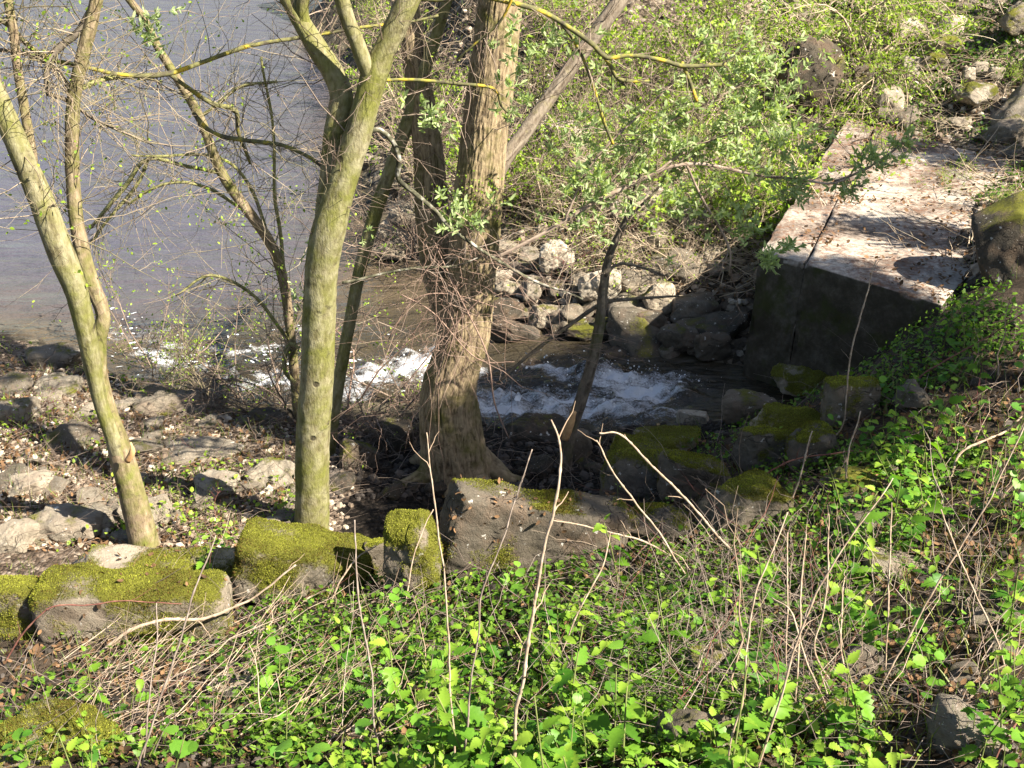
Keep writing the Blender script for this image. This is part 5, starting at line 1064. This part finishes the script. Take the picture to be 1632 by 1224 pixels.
for (px_, py_), lab, s in (((345, 930), "lush pale green nettle growing over the white patched slab", 1.3), ((320, 935), "smaller nettle beside the lush one on the white patched slab", 1.1), ((330, 900), "nettle with its top above the far edge of the white patched slab", 1.25), ((312, 950), "low nettle at the front edge of the white patched slab", 1.0), ((365, 900), "third nettle by the lush one, nearest the gap between the blocks", 1.2), ((605, 945), "weedy nettle in the dark gap between two mossy blocks", 1.0), ((1130, 775), "single nettle in front of the slanting mossy block", 1.1), ((985, 850), "solitary bright nettle above the long bent stalk", .9), ((1230, 720), "pale nettle against the round mossy boulder", 1.1), ((40, 1010), "nettle in the shade under the half shaded mossy block", 1.2)):
    q = hit(px_, py_)[0]; st, L = PROT[rng.integers(10)]; root = empty("nettle", (q[0], q[1], gz(q[0], q[1])), lab, "nettle"); root.scale = (s,)*3; root.rotation_euler = (0, 0, rng.uniform(0, 6))
    link("stem", st, root)
    for me, M in L: o = link("leaf", me, root); o.matrix_basis = M
# mass of small leaves, litter, grass: stuff
def mass(name, boxes, tmpl, size, mat, label, cat, ok, lift=(.0, .05), tilt=.6, tint=(.5, .25)):
    ps = []
    for (a, b, c, d, n) in boxes: ps.append(hit(rng.uniform(a, c, n), rng.uniform(b, d, n)))
    p = np.concatenate(ps); p = p[ok(p)]; p = p+np.concatenate([rng.normal(size=(len(p), 2))*.02, np.zeros((len(p), 1))], 1)
    p[:, 2] = gz(p[:, 0], p[:, 1])+rng.uniform(lift[0], lift[1], len(p))**1.0
    nrm = unit(gnormal(p[:, 0], p[:, 1])+rng.normal(size=p.shape)*tilt)
    V, F = scatter(tmpl[0], tmpl[1], p, rotz_up(rng, nrm), rng.uniform(size[0], size[1], len(p)))
    tag(link(name, mesh(name, V, F, [mat], tint=np.repeat(np.clip(rng.normal(tint[0], tint[1], len(p)), 0, 1), len(tmpl[0])))), label, cat, kind='stuff')
near = lambda p: p[:, 1] < yE(p[:, 0])+.05
clump = lambda f, th: (lambda p: near(p) & (f2(p[:, 0], p[:, 1], f, 3, 77) > th))
mass("low_weeds", [(400, 900, 1100, 1224, 10000), (1000, 620, 1632, 1224, 12000), (1260, 460, 1632, 760, 8500), (0, 1000, 600, 1224, 3000)], leaf_ovate(3, .36, .1), (.016, .046), M_WEED, "carpet of small green weeds under the nettles", "weeds", clump(1.6, -.14), (.0, .11), .55)
mass("dead_leaves", [(0, 860, 1632, 1224, 7000), (1000, 560, 1632, 900, 3000)], leaf_simple(.3, -.35, .3), (.02, .05), M_DEADLEAF, "brown leaf litter between the weeds", "leaf litter", near, (.0, .03), .6)
mass("dead_leaves", [(0, 580, 500, 880, 5000), (720, 30, 1632, 480, 7000)], leaf_simple(.3, -.35, .3), (.02, .05), M_DEADLEAF, "brown leaf litter on the stony banks", "leaf litter", lambda p: (p[:, 1] > yE(p[:, 0])) & (((p[:, 1] < yN(p[:, 0])) & (p[:, 0] < -1.1)) | (p[:, 1] > yF(p[:, 0]))), (.0, .03), .6)
mass("bank_weeds", [(720, 0, 1260, 400, 4500), (0, 540, 480, 880, 2600)], leaf_simple(.35, .2, .2), (.02, .045), M_SPRING, "small spring weeds sprouting on the stony banks", "weeds", lambda p: ((p[:, 1] < yN(p[:, 0])) | (p[:, 1] > yF(p[:, 0]))) & (f2(p[:, 0], p[:, 1], 1.3, 3, 99) > .08), (.0, .12), .8)
mass("bank_weeds", [(1240, 0, 1420, 330, 7000), (1420, 0, 1640, 330, 5500)], leaf_simple(.38, .2, .2), (.02, .05), M_NETTLEW, "dark green weeds growing over the rubble", "weeds", lambda p: (p[:, 1] > yF(p[:, 0])) & (f2(p[:, 0], p[:, 1], 1.1, 3, 98) > -.02), (.0, .16), .8)
# dead leaves swept over the concrete top
n = 4200; uv = rng.uniform(0, 1, (n, 2)); p = (NL*(1-uv[:, :1])+NR*uv[:, :1])*(1-uv[:, 1:])+(FL*(1-uv[:, :1])+FR*uv[:, :1])*uv[:, 1:]
dj = dist_poly(p[:, 0], p[:, 1], np.array([JN[:2], JF[:2]]))
dens = .07+.55*np.clip(uv[:, 0]-.5, 0, 1)*1.6+.75*np.clip(f2(p[:, 0], p[:, 1], 1.9, 4, 5)*4-.6, 0, 1)+.5*np.exp(-(dj/.08)**2)*(f2(p[:, 0], p[:, 1], 2.5, 2, 9) > 0)+.6*(uv[:, 1] > .93); p = p[rng.uniform(0, 1, n) < dens]; p[:, 2] = ZT+.018+rng.uniform(0, .015, len(p))
tmpl = leaf_simple(.32, -.35, .3); V, F = scatter(tmpl[0], tmpl[1], p, rotz_up(rng, unit(rng.normal(size=p.shape)*.35+UP)), rng.uniform(.02, .05, len(p)))
tag(link("dead_leaves", mesh("dead_leaves", V, F, [M_DEADLEAF], tint=np.repeat(rng.uniform(.1, 1, len(p)), len(tmpl[0])))), "brown dead leaves strewn over the concrete block", "leaf litter", kind='stuff')
# fallen twigs: stuff
def twiglitter(name, boxes, L, rad, mat, label, ok, lift=.04, slope=.2, az=None):
    p = np.concatenate([hit(rng.uniform(a, c, n), rng.uniform(b, d, n)) for a, b, c, d, n in boxes]); p = p[ok(p)]; n = len(p)
    a = rng.uniform(0, 6.28, n) if az is None else rng.normal(az, .5, n)
    d = unit(np.stack([np.cos(a), np.sin(a), rng.normal(slope, .22, n)], -1)); p[:, 2] = gz(p[:, 0], p[:, 1])+rng.uniform(0, lift, n)
    Q, R = grow(rng, p, d, rng.uniform(L[0], L[1], n), rng.uniform(.6, 1.3, n)*rad, .2, 5)
    Q[..., 2] = np.maximum(Q[..., 2], gz(Q[..., 0], Q[..., 1])+.006)
    V, F = tubes(Q, R, 3); tag(link(name, mesh(name, V, F, [mat], tint=np.repeat(rng.uniform(0, 1, n), 15))), label, "twig litter", kind='stuff')
twiglitter("fallen_twigs", [(0, 900, 1632, 1224, 900), (1050, 560, 1632, 950, 250), (960, 880, 1350, 1150, 500)], (.12, .6), .0020, M_STALKD, "grey fallen twigs tangled in the weeds", near, .10, .3)
twiglitter("fallen_twigs", [(60, 930, 640, 1200, 300)], (.2, .6), .0028, M_STALK, "pale dry stalks matted under the mossy blocks", near, .06, .1, .75)
twiglitter("fallen_twigs", [(0, 560, 520, 870, 1100), (540, 650, 1000, 790, 200)], (.15, .5), .0026, M_TWIG, "thin twigs lying on the gravel bank", lambda p: (p[:, 1] > yE(p[:, 0])) & (p[:, 1] < yN(p[:, 0])))
twiglitter("fallen_twigs", [(720, 0, 1632, 480, 2600)], (.25, .9), .0038, M_STRAW, "straw coloured fallen twigs covering the far bank", lambda p: p[:, 1] > yF(p[:, 0])+.15, .15, .3)
tw_ = (np.array([[-.5, 0, 0], [.5, 0, 0], [.35, .15, .5], [-.35, .15, .5], [0, .5, 1]]), [np.array([[0, 1, 2, 3]]), np.array([[3, 2, 4]])])
def grass(name, boxes, L, label, ok):
    p = np.concatenate([hit(rng.uniform(a, c, n), rng.uniform(b, d, n)) for a, b, c, d, n in boxes]); p = p[ok(p)]; n = len(p)
    p[:, 2] = gz(p[:, 0], p[:, 1])-.005
    V, F = scatter(tw_[0], tw_[1], p, rotz_up(rng, unit(UP+rng.normal(size=p.shape)*.35)), np.stack([rng.uniform(.004, .007, n), rng.uniform(.02, .08, n), rng.uniform(L[0], L[1], n)], -1))
    tag(link(name, mesh(name, V, F, [M_GRASS], tint=np.repeat(rng.uniform(0, 1, n), 5))), label, "grass", kind='stuff')
grass("grass", [(0, 900, 1632, 1224, 2600), (1000, 600, 1632, 950, 1600), (720, 0, 1632, 450, 3000), (0, 560, 480, 860, 1200)], (.05, .18), "thin grass blades on both banks", lambda p: (p[:, 1] < yN(p[:, 0])-.1) | (p[:, 1] > yF(p[:, 0])+.1))

# ------------------------------------------------------------------ dead stalks and bramble canes: each a thing
def stalk(pts, label, mat=M_STALK, Yoff=.25, name="dry_stalk", cat="dry stalk", group=None, side=3, Yb=None, tips=0):
    a = pts[0]; b = hit(a[0], min(a[1], 1500))[0] if Yb is None else Wy(a[0], a[1], Yb)
    P, R = P3(pts, (b[1], b[1]+Yoff)); P[0] = P[0]-np.array([0, 0, .02])
    P, R = smoothpoly(P, R*(.36 if tips == 6 else .25), .012); sd = float(a[0]); P = P+np.stack([n3(P, 6, sd), n3(P, 6, sd+4), n3(P, 6, sd+9)], -1)*.010+np.stack([n3(P, 19, sd+2), n3(P, 19, sd+5), n3(P, 19, sd+8)], -1)*.0025
    ss = np.concatenate([[0], np.cumsum(np.linalg.norm(np.diff(P, axis=0), axis=1))]); nd = rng.uniform(.06, .11); R = R*(1+.45*np.exp(-((((ss+sd) % nd)-nd/2)/.006)**2)+.18*n3(P, 30, sd+1))
    V, F, rl = tube(P, R, 6, .0004, 2, 8)
    if tips:
        o = empty(name, b, label, cat, group); so_ = link("stem", mesh("stem", V-b, F, [mat], tint=rl), o)
        Q1 = twigs_on(rng, P-b, R, tips, (.03, .15), float(R.mean())*.45, up=.2, fwd=1.0)
        for q in range(tips):
            V2, F2 = tubes(Q1[0][q:q+1], Q1[1][q:q+1], 4); link("side_shoot", mesh("side_shoot", V2, F2, [mat], tint=np.full(len(V2), .5)), o)
    else:
        o = tag(link(name, mesh(name, V-b, F, [mat], tint=rl), None, b), label, cat, group)
    return o
MAIN = "dry stalks standing on the near slope"
for pts, lab, kw in [
 ([(726, 1260, 7), (722, 1160, 6.5), (715, 1050, 6), (706, 930, 5.5), (694, 820, 5), (684, 740, 4), (680, 690, 3)], "pale straight stalk crossing the long grey brown block", {}),
 ([(816, 1260, 9), (824, 1150, 8.5), (840, 1020, 8), (862, 910, 7), (884, 800, 6.5), (892, 745, 5.5), (888, 700, 4.5), (876, 668, 3.5)], "tallest and thickest pale stalk, with curled dead tendrils", dict(tips=6)),
 ([(738, 1255, 6), (748, 1090, 5.5), (774, 935, 5), (814, 820, 4.5), (850, 716, 3.5)], "grey stalk leaning away between the two tall pale ones", dict(mat=M_STALKD)),
 ([(880, 1070, 5), (930, 960, 5), (960, 900, 4.5), (975, 850, 3)], "short slanting stalk beside the tallest one", {}),
 ([(1190, 892, 6), (1140, 850, 7), (1095, 795, 7), (1040, 740, 6.5), (990, 694, 6), (955, 690, 5)], "pale hooked stalk arching over the slanting mossy block", dict(Yoff=-.1)),
 ([(1110, 940, 6), (1060, 865, 6), (1005, 790, 6), (968, 735, 5), (948, 700, 4)], "pale slanting stalk just inside the hooked one", dict(Yoff=.1)),
 ([(1085, 890, 6), (1020, 860, 6), (950, 843, 5.5), (880, 830, 4)], "pale stalk lying across the dark hollow", dict(Yoff=-.15)),
 ([(606, 1260, 6), (592, 1090, 6), (572, 950, 5.5), (566, 830, 4)], "dark grey stalk rising in front of the yellow green mossy block", dict(mat=M_STALKD)),
 ([(205, 1260, 6), (255, 1110, 6), (290, 1000, 5.5), (318, 920, 5), (345, 850, 3.5)], "grey stalk leaning across the white patched slab", dict(mat=M_STALKD)),
 ([(990, 965, 5), (1020, 994, 6), (1060, 1000, 6.5), (1095, 984, 5)], "short pale root curved like a smile on the soil", dict(Yoff=0, name="dry_root", cat="root")),
 ([(1150, 1262, 6), (1180, 1110, 6), (1200, 960, 5.5), (1225, 890, 5), (1255, 815, 4)], "pale stalk on the near side of the crossing bunch", {}),
 ([(1195, 1262, 7), (1260, 1060, 7), (1320, 915, 6), (1385, 816, 4.5), (1420, 760, 3)], "long pale stalk slanting through the crossing bunch", {}),
 ([(1262, 1160, 6), (1272, 1040, 6), (1280, 920, 5), (1284, 850, 3.5)], "upright stalk in the middle of the crossing bunch", {}),
 ([(1330, 1150, 5.5), (1290, 1060, 6), (1265, 980, 5), (1232, 950, 3.5)], "stalk slanting the other way through the crossing bunch", {}),
 ([(1250, 1120, 5), (1252, 1000, 5), (1253, 900, 4), (1254, 850, 3)], "thin upright stalk left of the crossing bunch centre", {}),
 ([(1342, 1110, 6), (1300, 1040, 6), (1310, 980, 5.5), (1320, 890, 5), (1320, 820, 3.5)], "stalk with a bent foot right of the crossing bunch", {}),
 ([(1385, 1115, 5), (1345, 1060, 5), (1340, 990, 5), (1345, 920, 3.5)], "double bent stalk with a feathery top", dict(tips=4)),
 ([(1412, 1090, 5), (1413, 980, 5), (1417, 880, 4.5), (1420, 800, 3)], "thin upright stalk on the shadier slope", {}),
 ([(1390, 1112, 6), (1450, 1010, 6.5), (1520, 890, 6), (1590, 770, 5), (1640, 660, 4)], "long brown stalk slanting up to the edge of the photo", {}),
 ([(1610, 1090, 5), (1580, 1000, 5), (1530, 900, 5), (1500, 810, 4)], "brown stalk leaning back on the shadier slope", {}),
 ([(1505, 775, 8), (1530, 725, 8), (1572, 698, 7), (1605, 685, 6), (1640, 655, 5)], "thick bent stalk with a curled dead leaf", dict(tips=2)),
 ([(1325, 700, 5), (1345, 670, 5), (1358, 560, 5), (1376, 488, 4.5), (1398, 415, 3)], "lone pale stalk standing up before the concrete face", {}),
 ([(1350, 790, 5), (1352, 720, 5), (1372, 655, 3.5)], "short pale stalk behind the dark green mossy boulder", {}),
 ([(1250, 830, 5), (1275, 760, 5), (1295, 685, 3.5)], "thin stalk behind the bright nettles on the bank edge", {}),
 ([(1640, 615, 6), (1600, 700, 6), (1575, 790, 5)], "reddish stalk hanging at the edge of the photo", dict(Yoff=-.2)),
 ([(640, 985, 4.5), (650, 930, 4.5), (665, 870, 4), (690, 810, 3)], "thin curved stalk against the mossy headed block", {}),
 ([(225, 1240, 5), (236, 1120, 5), (250, 1020, 4), (252, 960, 3)], "short grey stalk beside the bottom corner boulder", dict(mat=M_STALKD)),
 ([(520, 970, 5), (560, 900, 5), (600, 870, 3.5)], "pale twig poking from the mossy block towards the gap", {}),
 ([(400, 960, 6), (440, 910, 6), (520, 850, 4)], "pale broken stick leaning on the mossy block with a raised corner", {}),
 ([(140, 1055, 9), (200, 1010, 10), (250, 990, 11), (320, 985, 10), (390, 960, 8), (470, 900, 5)], "thick pale branch lying along the foot of the mossy blocks", dict(Yoff=.3, tips=3)),
 ([(380, 955, 8), (430, 990, 10), (480, 1015, 8)], "bleached broken branch piece in the heap of stalks", dict(Yoff=-.1)),
]:
    kw = dict(group=MAIN, tips=4) | kw; stalk(pts, lab, **kw)
for where, bx, cnt, az, lo in (("in the diagonal heap below the mossy blocks", (90, 960, 600, 1190), 84, .75, .25), ("among the crossing bunch", (1080, 900, 1400, 1200), 54, 1.35, .8), ("on the shadier slope", (1400, 600, 1632, 1200), 54, 1.1, .7), ("in the sunny nettle patch", (600, 960, 1060, 1200), 22, 1.5, .8), ("over the dark hollow", (960, 780, 1200, 920), 24, 2.4, .5)):
    made = []
    for q in hit(rng.uniform(bx[0], bx[2], cnt), rng.uniform(bx[1], bx[3], cnt)):
        L = rng.uniform(.25, .7); a = rng.normal(az, .55); d = unit(np.array([math.cos(a), math.sin(a)*.7, rng.normal(lo, .25)]))
        g0 = np.array([q[0], q[1], float(gz(q[0], q[1]))]); Q, R = grow(rng, np.zeros((1, 3)), d[None], np.array([L]), np.array([.0014+rng.exponential(.0011)]), .35, 7)
        Q[0, :, 2] = np.maximum(Q[0, :, 2], gz(Q[0, :, 0]+g0[0], Q[0, :, 1]+g0[1])-g0[2]+.004)
        V, F = tubes(Q, R, 5); mt = (M_STALK, M_STALK, M_STALKD, M_CANE)[rng.integers(4)]
        made.append((tag(link("dry_stalk", mesh("dry_stalk", V, F, [mt], tint=np.full(len(V), rng.uniform(.1, .9))), None, g0), f"{'pale' if mt is M_STALK else 'grey' if mt is M_STALKD else 'reddish'} {'long ' if L > .55 else 'short ' if L < .4 else ''}dry stalk {where}, {place(g0, bx)}", "dry stalk", f"dry stalks {where}"), L))
    o = max(made, key=lambda m: m[1])[0]; o['label'] = o['label'].replace("long dry stalk", "longest dry stalk", 1)
    o = min(made, key=lambda m: m[1])[0]; o['label'] = o['label'].replace("short dry stalk", "shortest dry stalk", 1)
for pts, lab in [([(5, 1060, 5), (30, 1020, 5), (80, 970, 5), (140, 965, 4.5), (200, 958, 4), (290, 962, 3)], "dark red bramble cane arching over the mossy front block"), ([(0, 1180, 5), (60, 1165, 5), (140, 1160, 4.5), (240, 1150, 3)], "dark red bramble cane lying on the bottom corner boulder"), ([(1560, 1250, 6), (1600, 1180, 5.5), (1640, 1140, 4)], "red bramble cane in the bottom corner under the weeds"),
    ([(1150, 800, 5), (1250, 740, 5), (1350, 720, 4), (1420, 730, 3)], "dark bramble cane behind the pale nettle"), ([(1420, 640, 5), (1480, 590, 5), (1560, 545, 4), (1630, 500, 3)], "bramble cane arching before the concrete block"), ([(420, 1110, 5), (520, 1130, 5), (600, 1150, 4)], "red cane lying at the edge of the sunny patch"), ([(1330, 720, 5), (1400, 700, 5), (1470, 715, 4)], "thin purple cane in the dark tangle above the mossy boulder")]:
    stalk(pts, lab, M_CANE, .1, "bramble_cane", "bramble", "bramble canes on the near slope", tips=4)

# ------------------------------------------------------------------ unseen trees outside the frame, crowns shaped to shade stream and concrete top
def shade_tree(x, y, h, cz, rad, n, label, seed, thr=-.22):
    """crown radii RAD: towards the sun, across, up"""
    r = np.random.default_rng(seed); g0 = np.array([x, y, float(gz(x, y))]); root = empty("unseen_shade_tree", g0, label, "tree")
    P = np.array([[0, 0, -.1], [.05, .02, h*.3], [0, .08, h*.6], [.05, .0, h]]); limb("trunk", P, np.array([.16, .13, .09, .04]), M_BARKD, root, 16, .1, .006, 5, 2, seed)
    ca, sa = math.sin(SUN_AZ), math.cos(SUN_AZ); RM = np.array([[ca, -sa, 0], [sa, ca, 0], [0, 0, 1]])
    for i in range(8):
        a = i*.8+r.normal(0, .2); d = RM@np.array([math.cos(a)*rad[0], math.sin(a)*rad[1], .0]); q0 = np.array([0, 0, h*(.6+.04*i)])
        limb("limb", q0+(d*.85+UP*(cz-g0[2]-q0[2]))*np.linspace(0, 1, 4)[:, None], np.linspace(.05, .012, 4), M_BARKD, root, 7, .15, .002)
    d = unit(r.normal(size=(n, 3)))*r.uniform(.1, 1, (n, 1))**.45
    c = (d*np.array(rad))@RM.T+np.array([0, 0, cz-g0[2]]); c = c[fbm(c, 1.5, 2, seed) > thr]
    p = np.repeat(c, 5, 0)+r.normal(size=(len(c)*5, 3))*.07
    V, F = scatter(LS[0], LS[1], p, rotz_up(r, unit(r.normal(size=p.shape)+UP*.6)), r.uniform(.05, .09, len(p)))
    o = link("crown", mesh("crown", V, F, [M_WEED], tint=np.repeat(r.uniform(0, .6, len(p)), len(LS[0]))), root); o['kind'] = 'stuff'
shade_tree(6.72, 5.2, 4.2, 6.66, (1.3, 2.15, .58), 9000, "unseen tree beside the viewpoint, crown shaped to shade the stream", 91, -.34)
shade_tree(6.05, 8.9, 1.9, 4.15, (.5, .5, .45), 500, "unseen small tree with a crown set to shade the concrete top", 92)
shade_tree(7.6, 11.5, 1.9, 4.2, (.6, .7, .5), 600, "unseen tree with a crown set to shade the far concrete top", 93)
